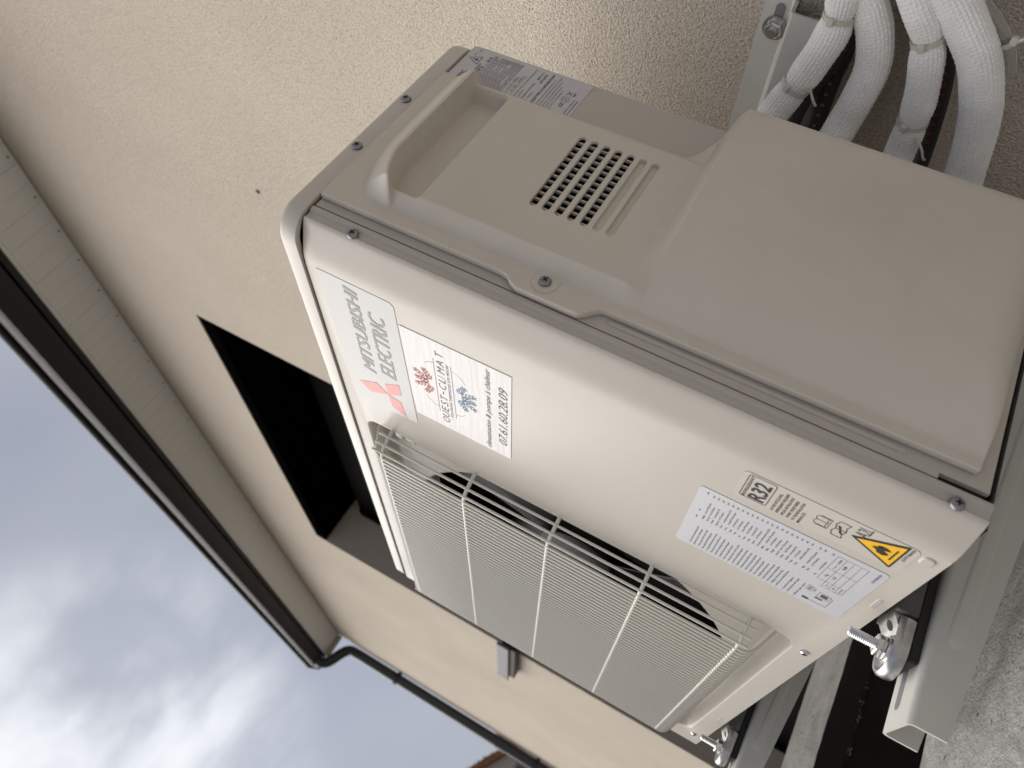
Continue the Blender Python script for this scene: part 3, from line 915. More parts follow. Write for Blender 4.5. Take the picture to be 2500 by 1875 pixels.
# slots: capsule rim, walls, floor
for si, s in enumerate(slot_z):
    capr = SW/2
    cap = []
    yA, yB = SY_A+capr, SY_B-capr
    na = 8
    for t in range(na+1):
        a = -PI/2+PI*t/na; cap.append((yB+capr*math.cos(a), s+capr*math.sin(a)))
    for t in range(na+1):
        a = PI/2+PI*t/na; cap.append((yA+capr*math.cos(a), s+capr*math.sin(a)))
    rect = []
    for (y, z) in cap:
        if y > yB: rect.append((SY_B, z) if abs(z-s) < capr*0.999 else (y, z))
        elif y < yA: rect.append((SY_A, z) if abs(z-s) < capr*0.999 else (y, z))
        else: rect.append((y, s+capr if z > s else s-capr))
    rect2 = []
    for idx, (y, z) in enumerate(cap):
        t = math.atan2(z-s, (y-yB) if y >= yB-1e-9 else (y-yA))
        cyy = yB if idx <= na else yA
        dxn, dzn = math.cos(t), math.sin(t)
        sc = 1/max(abs(dxn), abs(dzn), 1e-6)
        rect2.append((cyy+capr*dxn*sc, s+capr*dzn*sc))
    A = [addv((PX, y, z)) for y, z in rect2]
    B = [addv((PX, y, z)) for y, z in cap]
    depth = 0.0024 if si < 5 else 0.0035
    B2 = [addv((PX-0.0004, y+(0.0002 if y < 0.138 else -0.0002), z+(0.0003 if z < s else -0.0003))) for y, z in cap]
    Cc = [addv((PX-depth, y+(0.0003 if y < 0.138 else -0.0003), z+(0.0004 if z < s else -0.0004))) for y, z in cap]
    n = len(cap)
    for q in range(n):
        r_ = (q+1) % n
        faces.append((A[q], A[r_], B[r_], B[q])); faces.append((B[q], B[r_], B2[r_], B2[q])); faces.append((B2[q], B2[r_], Cc[r_], Cc[q]))
    if si >= 5:
        faces.append(tuple(Cc))
cov = obj('service_cover', (verts, faces), M['plastic'], unit, smooth=38)
# dark void behind the open slots, with cross ribs in front of it
bm = bmesh.new()
quad(bm, [(0.0015, SY_A-0.006, slot_z[4]-0.0075), (0.0015, SY_B+0.010, slot_z[4]-0.0075), (0.0015, SY_B+0.010, slot_z[0]+0.0085), (0.0015, SY_A-0.006, slot_z[0]+0.0085)])
obj('slot_backing', bm, M['black'], cov)
nr = 12
for i in range(nr):
    y = SY_A+0.0045+(SY_B-SY_A-0.009)*i/(nr-1)
    bm = bmesh.new()
    box(bm, 0.0122, 0.0150, y-0.0007, y+0.0007, slot_z[4]-0.0045, slot_z[0]+0.0045, 0.0003, 1)
    obj('slot_rib', bm, M['plastic'], cov)

# screw recess on the cover flange
bm = bmesh.new()
yc, zc = 0.0395, 0.3150
rp = [(yc+0.0075, zc+0.0085)]
rp = [(0.0463, 0.3245)] + [(0.0395+0.0092*math.cos(math.radians(a)), 0.3150+0.0095*math.sin(math.radians(a))) for a in range(90, 271, 15)] + [(0.0463, 0.3055)]
rr_ = [(0.0463, 0.3255)] + [(0.0395+0.0100*math.cos(math.radians(a)), 0.3150+0.0103*math.sin(math.radians(a))) for a in range(90, 271, 15)] + [(0.0463, 0.3045)]
a = [bm.verts.new((FL+0.0004, y, z)) for y, z in rr_]; b = [bm.verts.new((FL+0.0005, y, z)) for y, z in rp]
c = [bm.verts.new((FL+0.00005, y, z)) for y, z in rp]
for q in range(len(a)-1):
    bm.faces.new([a[q], a[q+1], b[q+1], b[q]]); bm.faces.new([b[q], b[q+1], c[q+1], c[q]])
bm.faces.new(c)
bmesh.ops.recalc_face_normals(bm, faces=list(bm.faces))
obj('screw_recess', bm, M['plastic'], cov)

# --- screws
def screw(parent, c, n_, r=0.0046, h=0.0007, dome=0.0022, material='screw', rot=0.3):
    n_ = Vector(n_).normalized(); c = Vector(c)
    bm = bmesh.new(); disc(bm, c, n_, r*1.03, h*0.6, 24, 0.0)
    disc(bm, c+n_*h*0.5, n_, r, h, 24, dome)
    s = obj('screw', bm, M[material], parent, smooth=50)
    u = n_.orthogonal().normalized(); u = Matrix.Rotation(rot, 3, n_) @ u; v = n_.cross(u)
    bm = bmesh.new()
    top = c + n_*(h*1.5+dome*0.99)
    for (a, b) in ((u, v), (v, u)):
        L1, W1 = r*0.52, r*0.13
        pts = [top-a*L1-b*W1, top+a*L1-b*W1, top+a*L1+b*W1, top-a*L1+b*W1]
        vv = [bm.verts.new(p + n_*0.00005) for p in pts]
        bm.faces.new(vv)
    bmesh.ops.recalc_face_normals(bm, faces=list(bm.faces))
    for f in bm.faces:
        if f.normal.dot(n_) < 0: f.normal_flip()
    obj('cross_slot', bm, M['screwdark'], s)
    return s
screw(unit, (0.0, 0.0145, 0.4665), (1, 0, 0), rot=0.5)
screw(unit, (0.0, 0.0140, 0.0200), (1, 0, 0), rot=0.9)
screw(unit, (FL+0.0001, 0.0400, 0.3150), (1, 0, 0), rot=0.1)
screw(unit, (0.0031, 0.0956, 0.5207), (1, 0, 0), rot=0.4)
screw(unit, (0.0031, 0.1673, 0.5205), (1, 0, 0), rot=0.9)
screw(unit, (-0.2848, 0.0, 0.0123), (0, -1, 0), r=0.0040, material='chrome')
screw(unit, (-0.7487, 0.0, 0.0151), (0, -1, 0), r=0.0040, material='chrome')
screw(unit, (-0.3060, 0.0280, 0.0500), (0, -1, 0), r=0.0055, dome=0.003, material='chrome')
screw(unit, (-0.2960, 0.0270, 0.4750), (0, -1, 0), r=0.0050, dome=0.003, material='chrome')
# --- grille: every wire its own part
YF = -0.0255
wr = 0.00150
def wire_path(x, y, full=True):
    """vertical wire; front wires fold back to the panel at both ends"""
    zt, zb_ = 0.466, 0.0560
    if full:
        return [(x, 0.012, 0.4865), (x, 0.004, 0.4842), (x, y+0.010, 0.4735), (x, y+0.003, 0.4690), (x, y, zt-0.004), (x, y, 0.36), (x, y, 0.265), (x, y, 0.17), (x, y, zb_+0.004), (x, y+0.0025, zb_-0.0015), (x, y+0.010, zb_-0.0068), (x, 0.006, 0.0400), (x, 0.014, 0.0368)]
    return [(x, y, 0.472), (x, y, 0.3), (x, y, 0.0585)]
me0 = None
x = -0.2905
i = 0
wires = []
while x > -0.7330:
    if me0 is None:
        bm = bmesh.new(); tube(bm, wire_path(0, YF), wr, 7)
        o = obj('grille_wire', bm, M['grille'], unit, smooth=80)
        me0 = o.data
        # mesh is stored relative to the unit: shift only in x
        o.location = (x, 0, 0)
    else:
        o = bpy.data.objects.new('grille_wire', me0); COL.objects.link(o); o.parent = unit; o.location = (x, 0, 0)
    wires.append(o)
    x -= 0.0091
xe = x+0.0091
for (xx, yy) in ((-0.2690, 0.0010), (-0.2725, -0.0082), (-0.2765, -0.0168), (-0.2822, -0.0235)):
    for mirror in (0, 1):
        x_ = xx if not mirror else (-0.2690+xe-(xx+0.2905)+0.0)
        if mirror: x_ = xe-(xx+0.2905)
        bm = bmesh.new(); tube(bm, wire_path(x_, yy, False), wr, 8)
        obj('grille_wire', bm, M['grille'], unit, smooth=80)
for zr in (0.4600, 0.3595, 0.2630, 0.1645, 0.0670):
    right = [(-0.2660, 0.0150, zr), (-0.2690, 0.0035, zr), (-0.2725, -0.0065, zr), (-0.2765, -0.0150, zr), (-0.2822, -0.0220, zr), (-0.2905, YF+0.0009, zr), (-0.302, YF+0.0007, zr)]
    left = [(xe-(p[0]+0.2905), p[1], p[2]) for p in reversed(right)]
    bm = bmesh.new(); tube(bm, spline(right, 24)+[Vector((-0.4, YF+0.0007, zr)), Vector((-0.6, YF+0.0007, zr))]+spline(left, 24), 0.0021, 9)
    obj('grille_rod', bm, M['grille'], unit, smooth=80)
# retaining clips in the top corner of the opening
for (x0, z0, dx, dz) in ((-0.289, 0.452, 0.012, 0.010), (-0.287, 0.436, 0.010, 0.012)):
    bm = bmesh.new(); box(bm, x0, x0+dx, 0.0035, 0.0240, z0, z0+dz, 0.0015, 2)
    obj('grille_clip', bm, M['plastic'], unit, smooth=50)

# --- fan
fanp = Vector((fcx, 0.095, fcz))
bm = bmesh.new(); disc(bm, fanp+Vector((0, 0.0, 0)), (0, -1, 0), 0.05, 0.03, 28, 0.008)
hub = obj('fan_hub', bm, M['fan'], unit, smooth=50)
for b_i in range(3):
    bm = bmesh.new(); rows_ = []
    for rr in range(9):
        r = 0.045+0.150*rr/8; half = 0.55-0.12*rr/8; row = []
        for t in range(9):
            a = b_i*2*PI/3 + 0.5 + half*(t/4-1) + 0.25*rr/8
            row.append((fcx+r*math.cos(a), 0.088-0.022*(t/4-1), fcz+r*math.sin(a)))
        rows_.append(row)
    loft(bm, rows_, False)
    bl = obj('fan_blade', bm, M['fan'], unit, smooth=60)
    sm = bl.modifiers.new('solid', 'SOLIDIFY'); sm.thickness = 0.002
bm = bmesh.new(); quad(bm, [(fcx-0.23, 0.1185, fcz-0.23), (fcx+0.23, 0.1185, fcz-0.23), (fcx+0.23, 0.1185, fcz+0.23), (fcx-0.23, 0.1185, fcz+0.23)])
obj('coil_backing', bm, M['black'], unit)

# --- stickers -------------------------------------------------------------
# brand film label
E1 = 0.00035
cl_ = [(-0.2235, 0.4235), (-0.0465, 0.4262), (-0.0430, 0.4300), (-0.0418, 0.5015), (-0.2280, 0.4990), (-0.2300, 0.4900)]
br = obj('brand_label', stickersheet(FRONT, cl_, E1), M['brand'], unit)
bm = bmesh.new()
for q_, dx_ in enumerate((-0.0007, 0.0, 0.0007)):
    text(bm, 'MITSUBISHI', FRONT, -0.1662+dx_, -0.0487+dx_, 0.4630, 0.4765, E1+0.0002+0.00002*q_, shear=0.20)
    text(bm, 'ELECTRIC', FRONT, -0.1605+dx_, -0.0697+dx_, 0.4395, 0.4560, E1+0.0002+0.00002*q_, shear=0.20)
obj('lettering', bm, M['brandink'], br, kind='stuff')
bm = bmesh.new()
for rh in ([(-0.1950, 0.4543), (-0.1832, 0.4660), (-0.1949, 0.4880), (-0.2067, 0.4762)],
           [(-0.1950, 0.4543), (-0.1851, 0.4374), (-0.1668, 0.4378), (-0.1777, 0.4552)],
           [(-0.1950, 0.4543), (-0.2153, 0.4521), (-0.2236, 0.4360), (-0.1985, 0.4400)]):
    b2 = bmesh.new()
    b2.faces.new([b2.verts.new(place2d(FRONT, u, v, E1+0.0002)) for u, v in rh])
    bmesh.ops.recalc_face_normals(b2, faces=list(b2.faces))
    merge(bm, b2)
obj('diamond_emblem', bm, M['brandred'], br)

# installer's white brushed sticker
rcp = [(-0.2003, 0.3184), (-0.0660, 0.3190), (-0.0672, 0.4240), (-0.2003, 0.4215)]
E2 = 0.00050
ins_ = obj('installer_sticker', stickersheet(FRONT, rcp, E2, 0.0003), M['paper'], unit)
bm = bmesh.new()
xs_ = [-0.1895, -0.1795, -0.1700, -0.1610, -0.1520, -0.1425, -0.1345, -0.1240, -0.1165, -0.1100, -0.0995, -0.0862]
ws_ = [0.0085, 0.0078, 0.0070, 0.0070, 0.0072, 0.0052, 0.0078, 0.0062, 0.0012, 0.0088, 0.0082, 0.0068]
for ch, x_, w_ in zip('OUEST-CLIMAT', xs_, ws_):
    z0, z1 = 0.3832, 0.3910
    if ch == '-':
        line(bm, FRONT, (x_, 0.3870), (x_+w_*0.8, 0.3870), 0.0010, E2+0.0002)
    else:
        text(bm, ch, FRONT, x_, x_+w_, z0, z1, E2+0.0002, bold=-0.006, shear=0.15)
text(bm, 'SOLUTIONS THERMIQUES SUR MESURE', FRONT, -0.1765, -0.0925, 0.3786, 0.3812, E2+0.0002, shear=0.2)
text(bm, 'climatisation & pompe \u00e0 chaleur', FRONT, -0.1960, -0.0705, 0.3388, 0.3440, E2+0.0002, shear=0.28)
text(bm, '07.61.60.28.09', FRONT, -0.1790, -0.0880, 0.3222, 0.3312, E2+0.0002, shear=0.28, bold=-0.004)
obj('lettering', bm, M['inkgrey'], ins_, kind='stuff')
# two half snowflakes: red above, blue below
def leaf(bm, c, ang, ln, wd):
    d = Vector((math.cos(ang), math.sin(ang))); n = Vector((-d.y, d.x))
    pts = [c, c+d*ln*0.35+n*wd*0.5, c+d*ln*0.7+n*wd*0.4, c+d*ln, c+d*ln*0.6-n*wd*0.12, c+d*ln*0.3-n*wd*0.25]
    poly(bm, FRONT, pts, E2+0.0002)
def flake(bm, c, sgn):
    for a0 in (30, 62, 90, 118, 150):
        ang = math.radians(a0)*sgn
        d = Vector((math.cos(ang), math.sin(ang)))
        ln = 0.0235 if a0 != 90 else 0.0200
        if a0 in (30, 150): ln = 0.0210
        for t in (0.30, 0.48, 0.66, 0.82):
            for s in (-1, 1):
                leaf(bm, c+d*ln*t, ang+s*0.62, 0.0062*(1.25-t*0.5), 0.0027)
        leaf(bm, c+d*ln*0.86, ang, 0.0052, 0.0016)
bm = bmesh.new()
flake(bm, Vector((-0.1335, 0.3952)), 1)
line(bm, FRONT, (-0.1755, 0.3932), (-0.0920, 0.3936), 0.0005, E2+0.0002)
arc = [(-0.1335+0.0345*math.cos(math.radians(a)), 0.3934+0.0170*math.sin(math.radians(a))) for a in range(0, 181, 12)]
polyline(bm, FRONT, arc[:4], 0.00035, E2+0.0002); polyline(bm, FRONT, arc[-5:], 0.00035, E2+0.0002)
obj('red_snowflake', bm, M['inkred'], ins_)
bm = bmesh.new()
flake(bm, Vector((-0.1340, 0.3742)), -1)
line(bm, FRONT, (-0.1750, 0.3756), (-0.0930, 0.3764), 0.0005, E2+0.0002)
arc = [(-0.1335+0.0345*math.cos(math.radians(a)), 0.3757-0.0170*math.sin(math.radians(a))) for a in range(0, 181, 12)]
polyline(bm, FRONT, arc[:5], 0.00035, E2+0.0002); polyline(bm, FRONT, arc[-4:], 0.00035, E2+0.0002)
obj('blue_snowflake', bm, M['inkblue'], ins_)

# clear refrigerant label
cl_ = rrect(-0.0612, 0.0767, 0.0355, 0.1195, 0.0045, 4, 1)
E3 = 0.0004
# the clear film sits on flat metal only
rf_ = obj('refrigerant_label', stickersheet(FRONT, cl_, E3, 0.0002), M['clearlabel'], unit)
bm = bmesh.new()
o_ = rrect(-0.0606, 0.1221, 0.0313, 0.0200, 0.0022, 4, 1)
i_ = rrect(-0.0606, 0.1221, 0.0302, 0.0189, 0.0017, 4, 1)
bridge(bm, [bm.verts.new(place2d(FRONT, u, v, E3+0.0002)) for u, v in o_], [bm.verts.new(place2d(FRONT, u, v, E3+0.0002)) for u, v in i_])
T = lambda s, a, b, z0, z1, bo=0.0, sh=0.0: text(bm, s, FRONT, a, b, z0, z1, E3+0.0002, bold=bo, shear=sh)
T('REFRIGERANT', -0.0752, -0.0462, 0.1279, 0.1303, 0.006)
T('R32', -0.0745, -0.0500, 0.1148, 0.1262, 0.022)
for i, (s, w_) in enumerate((('AS THE HFC32 (R32)', 0.0252), ('REFRIGERANT REQUIRES', 0.0292), ('SPECIAL INSTALLATION', 0.0272), ('WORK. PLEASE REFER', 0.0262), ('TO THE INSTALLATION', 0.0268), ('MANUAL ETC.', 0.0165))):
    z = 0.1068-0.00385*i
    T(s, -0.0774, -0.0774+w_, z-0.0002, z+0.0019, 0.010)
# manual and service book pictograms
def outl(pts, w=0.00045, close=True): polyline(bm, FRONT, pts, w, E3+0.0002, 0, close)
outl([(-0.0672, 0.0800), (-0.0640, 0.0812), (-0.0612, 0.0800), (-0.0582, 0.0812), (-0.0556, 0.0800), (-0.0556, 0.0724), (-0.0585, 0.0734), (-0.0612, 0.0722), (-0.0640, 0.0734), (-0.0672, 0.0722)])
outl([(-0.0612, 0.0800), (-0.0612, 0.0722)], close=False)
outl([(-0.0680, 0.0792), (-0.0680, 0.0712), (-0.0548, 0.0712), (-0.0548, 0.0792)], close=False)
outl([(-0.0715, 0.0668), (-0.0665, 0.0682), (-0.0617, 0.0668), (-0.0565, 0.0682), (-0.0515, 0.0668), (-0.0515, 0.0598), (-0.0567, 0.0610), (-0.0617, 0.0596), (-0.0665, 0.0610), (-0.0715, 0.0598)], 0.0006)
outl([(-0.0617, 0.0668), (-0.0617, 0.0596)], 0.0006, False)
line(bm, FRONT, (-0.0650, 0.0625), (-0.0584, 0.0652), 0.0011, E3+0.0003)
for px_, pz_ in ((-0.0650, 0.0625), (-0.0584, 0.0652)):
    line(bm, FRONT, (px_-0.001, pz_-0.0012), (px_+0.001, pz_+0.0012), 0.0013, E3+0.0004)
T('A2L', -0.0575, -0.0452, 0.0470, 0.0560, -0.006, 0.0)
T('JG79T386H01', -0.0640, -0.0450, 0.0203, 0.0223, 0.004)
tri = [(-0.0613, 0.0560), (-0.0438, 0.0243), (-0.0444, 0.0233), (-0.0784, 0.0233), (-0.0790, 0.0243)]
tri = [(-0.0790, 0.0245), (-0.0784, 0.0234), (-0.0446, 0.0234), (-0.0440, 0.0245), (-0.0608, 0.0560), (-0.0618, 0.0560)]
poly(bm, FRONT, tri, E3+0.0002)
fl = [(-0.0648, 0.0300), (-0.0672, 0.0330), (-0.0666, 0.0368), (-0.0648, 0.0386), (-0.0650, 0.0362), (-0.0634, 0.0394), (-0.0616, 0.0428), (-0.0620, 0.0398), (-0.0600, 0.0418), (-0.0604, 0.0388), (-0.0580, 0.0396), (-0.0592, 0.0366), (-0.0566, 0.0362), (-0.0570, 0.0330), (-0.0590, 0.0302), (-0.0600, 0.0318), (-0.0598, 0.0338), (-0.0614, 0.0352), (-0.0630, 0.0336), (-0.0630, 0.0312)]
b2 = bmesh.new()
fv = [b2.verts.new(place2d(FRONT, u, v, E3+0.0006)) for u, v in fl]
ff = b2.faces.new(fv); bmesh.ops.triangulate(b2, faces=[ff], ngon_method='EAR_CLIP')
merge(bm, b2)
poly(bm, FRONT, [(-0.0692, 0.0272), (-0.0538, 0.0272), (-0.0538, 0.0284), (-0.0692, 0.0284)], E3+0.0006)
for f in bm.faces:
    f.normal_update()
obj('lettering', bm, M['ink'], rf_, kind='stuff')
bm = bmesh.new()
poly(bm, FRONT, [(-0.0762, 0.0249), (-0.0468, 0.0249), (-0.0613, 0.0526)], E3+0.0004)
obj('warning_triangle', bm, M['warn'], rf_)

# silver gas information table
cl_ = rrect(-0.1398, 0.0878, 0.1006, 0.1400, 0.0030, 4, 1)
E4 = 0.0004
gs = obj('gas_data_label', stickersheet(FRONT, cl_, E4, 0.0002), M['silver'], unit)
bm = bmesh.new()
P4 = E4+0.0002
langs = ['Contains fluorinated greenhouse gases', 'Enth\u00e4lt fluorierte Treibhausgase', 'Contient des gaz \u00e0 effet de serre fluor\u00e9s', 'Bevat gefluoreerde broeikasgassen', 'Contiene gases fluorados de efecto invernadero', 'Contiene gas fluorurati ad effetto serra', 'Indeholder fluorholdige drivhusgasser', 'Inneh\u00e5ller fluorerade v\u00e4xthusgaser', 'Florlu sera gazlar\u0131 i\u00e7erir', 'Cont\u00e9m gases fluorados com efeito de estufa', 'Inneholder fluorholdige klimagasser', 'Sis\u00e4lt\u00e4\u00e4 fluorattuja kasvihuonekaasuja', 'Obsahuje fluorovan\u00e9 sklen\u00edkov\u00e9 plyny', 'Zawiera fluorowane gazy cieplarniane', 'Vsebuje fluorirane toplogredne pline', 'Fluort tartalmaz\u00f3 g\u00e1zok', 'Con\u0163ine gaze fluorurate', 'Sisaldab fluoritud kasvuhoonegaase', 'Satur fluor\u0113tas siltumn\u012bcefekta g\u0101zes', 'Sud\u0117tyje yra fluoruot\u0173 duj\u0173', 'Sadr\u017ei fluorirane stakleni\u010dke plinove', 'Contains F-gases', 'Obsahuje fluorovan\u00e9 plyny', 'Fluorlu gaz i\u00e7erir']
wts = ['Weight', 'Gewicht', 'Poids', 'Gewicht', 'Peso', 'Peso', 'V\u00e6gt', 'Vikt', 'Kg', 'Peso', 'Vekt', 'Paino', 'Hmotnost', 'Masa', 'Masa']
ton = ['tonnes of CO2 equivalent', 'Tonne CO2-\u00c4quivalent', 'tonnes \u00e9quivalent CO2', 'ton CO2-equivalent', 'toneladas equivalentes de CO2', 'tonnellate di CO2 equivalente', 'ton CO2-\u00e6kvivalenter', 'ton CO2-ekvivalenter']
z = 0.1447
for i in range(24):
    if i in (21, 23): z -= 0.0020
    h = 0.00155
    lw = 0.022+0.00075*len(langs[i])*0.9*0.45
    text(bm, langs[i], FRONT, -0.1850, -0.1850+min(0.045, lw), z, z+h, P4, bold=0.008)
    text(bm, '\u2022', FRONT, -0.1888, -0.1878, z+0.0002, z+0.0014, P4)
    text(bm, wts[i % 15], FRONT, -0.1370, -0.1370+0.0012*len(wts[i % 15]), z, z+h, P4, bold=0.008)
    text(bm, ton[i % 8], FRONT, -0.1267, -0.1267+0.00078*len(ton[i % 8]), z, z+h, P4, bold=0.008)
    text(bm, 'GWP', FRONT, -0.0985, -0.0950, z, z+h, P4, bold=0.008)
    z -= 0.00375
for (x_, w_) in ((-0.1385, 0.004), (-0.1265, 0.003), (-0.0975, 0.004)):
    poly(bm, FRONT, [(x_, 0.1500), (x_+w_, 0.1500), (x_+w_, 0.1508), (x_, 0.1508)], P4)
# table grid
tx = [-0.1500, -0.1400, -0.1190, -0.0962]; tz = [0.0520, 0.0455, 0.0400, 0.0350, 0.0300]
for q, xx in enumerate(tx):
    line(bm, FRONT, (xx, tz[-1] if q < 3 else tz[-1]), (xx, tz[0] if q > 0 else tz[1]), 0.00025, P4)
for q, zz_ in enumerate(tz):
    line(bm, FRONT, (tx[0] if q > 0 else tx[1], zz_), (tx[3], zz_), 0.00025, P4)
text(bm, 'kg', FRONT, -0.132, -0.128, 0.0475, 0.0495, P4); text(bm, '= x + 1000', FRONT, -0.117, -0.099, 0.0475, 0.0492, P4)
text(bm, '1.0', FRONT, -0.131, -0.127, 0.0418, 0.0440, P4, bold=0.01); text(bm, '0.68', FRONT, -0.111, -0.105, 0.0418, 0.0440, P4, bold=0.01)
text(bm, '(1)', FRONT, -0.1470, -0.1435, 0.0420, 0.0436, P4); text(bm, '(2)', FRONT, -0.1470, -0.1435, 0.0368, 0.0384, P4); text(bm, '(1)+(2)=(3)', FRONT, -0.1495, -0.1408, 0.0318, 0.0332, P4)
polyline(bm, FRONT, rrect(-0.1612, 0.0500, 0.0095, 0.0044, 0.001, 3, 1), 0.00025, P4, 0, True)
text(bm, 'R32', FRONT, -0.1645, -0.1580, 0.0488, 0.0512, P4, bold=0.01); text(bm, 'ПАРТОНАСТ', FRONT, -0.155, -0.144, 0.0500, 0.0515, P4) if False else None
text(bm, '# 675', FRONT, -0.1640, -0.1585, 0.0452, 0.0470, P4)
poly(bm, FRONT, [(-0.1826, 0.0500), (-0.1790, 0.0500), (-0.1790, 0.0450), (-0.1826, 0.0450)], P4)
poly(bm, FRONT, [(-0.1680, 0.0400), (-0.1625, 0.0400), (-0.1625, 0.0345), (-0.1680, 0.0345)], P4)
poly(bm, FRONT, [(-0.1735, 0.0425), (-0.1715, 0.0425), (-0.1715, 0.0365), (-0.1735, 0.0365)], P4)
polyline(bm, FRONT, [(-0.1700, 0.0420), (-0.1605, 0.0420), (-0.1605, 0.0330), (-0.1700, 0.0330)], 0.0003, P4, 0, True)
polyline(bm, FRONT, [(-0.1810, 0.0450), (-0.1810, 0.0310), (-0.1640, 0.0310), (-0.1640, 0.0330)], 0.0004, P4)
text(bm, 'VG79N849H04', FRONT, -0.1100, -0.0935, 0.0215, 0.0236, P4)
obj('lettering', bm, M['inkgrey'], gs, kind='stuff')

# rating plate on the side panel, by the rear edge
E5 = 0.0004
cl_ = rrect(0.2190, 0.4500, 0.1030, 0.1240, 0.0030, 4, 1)
rt = obj('rating_label', stickersheet(SIDE, cl_, E5, 0.0002), M['silver'], unit)
bm = bmesh.new()
P5 = E5+0.0002
TT = lambda s, a, b, z0, z1, bo=0.0: text(bm, s, SIDE, a, b, z0, z1, P5, bold=bo)
TT('MITSUBISHI ELECTRIC', 0.172, 0.2330, 0.4985, 0.5030, 0.02)
TT('OUTDOOR UNIT', 0.195, 0.2460, 0.4903, 0.4922)
TT('MODEL  SERVICE', 0.2180, 0.2490, 0.4925, 0.4942, 0.01)
TT('52VF3 - E5', 0.2250, 0.2620, 0.4880, 0.4904, 0.01)
polyline(bm, SIDE, [(0.2462, 0.4962), (0.2583, 0.4965), (0.2520, 0.5072)], 0.0006, P5, 0, True)
poly(bm, SIDE, [(0.2508, 0.4982), (0.2538, 0.4982), (0.2530, 0.5010), (0.2522, 0.5034), (0.2512, 0.5008)], P5)
TT('A2L', 0.2570, 0.2620, 0.5040, 0.5056); TT('<H>', 0.2630, 0.2690, 0.5020, 0.5040)
zz0 = 0.4868
for r in range(10):
    zr = zz0-0.0033*r
    line(bm, SIDE, (0.200, zr), (0.2668, zr), 0.00025, P5)
    if r < 9:
        for (a, b, s) in ((0.202, 0.2290, 'RATED CAPACITY'), (0.2310, 0.2368, 'kW'), (0.2395, 0.2440, '5.2'), (0.2475, 0.2520, '5.3'), (0.2550, 0.2600, '6.4'), (0.2615, 0.2655, '230')):
            if random.random() < 0.86:
                TT(s, a, b, zr-0.0026, zr-0.0008, 0.004)
for yv in (0.2300, 0.2380, 0.2460, 0.2540, 0.2608):
    line(bm, SIDE, (yv, zz0), (yv, zz0-0.0297), 0.00022, P5)
TT('PS HIGH   4.15  MPa', 0.205, 0.2480, 0.4530, 0.4548); line(bm, SIDE, (0.215, 0.4520), (0.250, 0.4520), 0.0002, P5)
TT('LOW    2.35  MPa', 0.205, 0.2520, 0.4485, 0.4503); line(bm, SIDE, (0.215, 0.4475), (0.254, 0.4475), 0.0002, P5)
TT('The pressure transducers differ with the connection of', 0.205, 0.2665, 0.4432, 0.4448)
TT('indoor units', 0.205, 0.2340, 0.4398, 0.4414)
TT('YEAR OF MANUFACTURE', 0.208, 0.2480, 0.4355, 0.4372); TT('2025.12', 0.2530, 0.2648, 0.4352, 0.4374, 0.008)
TT('SERIAL NO.', 0.208, 0.2360, 0.4312, 0.4328); TT('S2P10078', 0.2500, 0.2640, 0.4310, 0.4332, 0.008)
TT('MITSUBISHI ELECTRIC CORPORATION', 0.205, 0.2672, 0.4250, 0.4274, 0.02)
for i, w_ in enumerate((0.055, 0.061, 0.055, 0.050, 0.044)):
    TT('MITSUBISHI ELECTRIC CONSUMER PRODUCTS THAILAND CO LTD'[:int(w_*700)], 0.206, 0.206+w_, 0.4208-0.0031*i, 0.4221-0.0031*i)
TT('CE', 0.2292, 0.2350, 0.4002, 0.4036, 0.015)
cc = [(0.2410+0.0036*math.cos(a*PI/8), 0.4020+0.0036*math.sin(a*PI/8)) for a in range(16)]
polyline(bm, SIDE, cc, 0.0004, P5, 0, True); line(bm, SIDE, (0.2410, 0.4045), (0.2410, 0.4000), 0.0006, P5)
line(bm, SIDE, (0.2475, 0.4045), (0.2530, 0.3990), 0.0006, P5); line(bm, SIDE, (0.2530, 0.4045), (0.2475, 0.3990), 0.0006, P5); line(bm, SIDE, (0.2478, 0.3972), (0.2530, 0.3972), 0.0012, P5)
TT('MADE IN THAILAND', 0.2200, 0.2440, 0.3935, 0.3950); TT('PROPANE FREE', 0.2200, 0.2440, 0.3903, 0.3918)
obj('lettering', bm, M['inkgrey'], rt, kind='stuff')

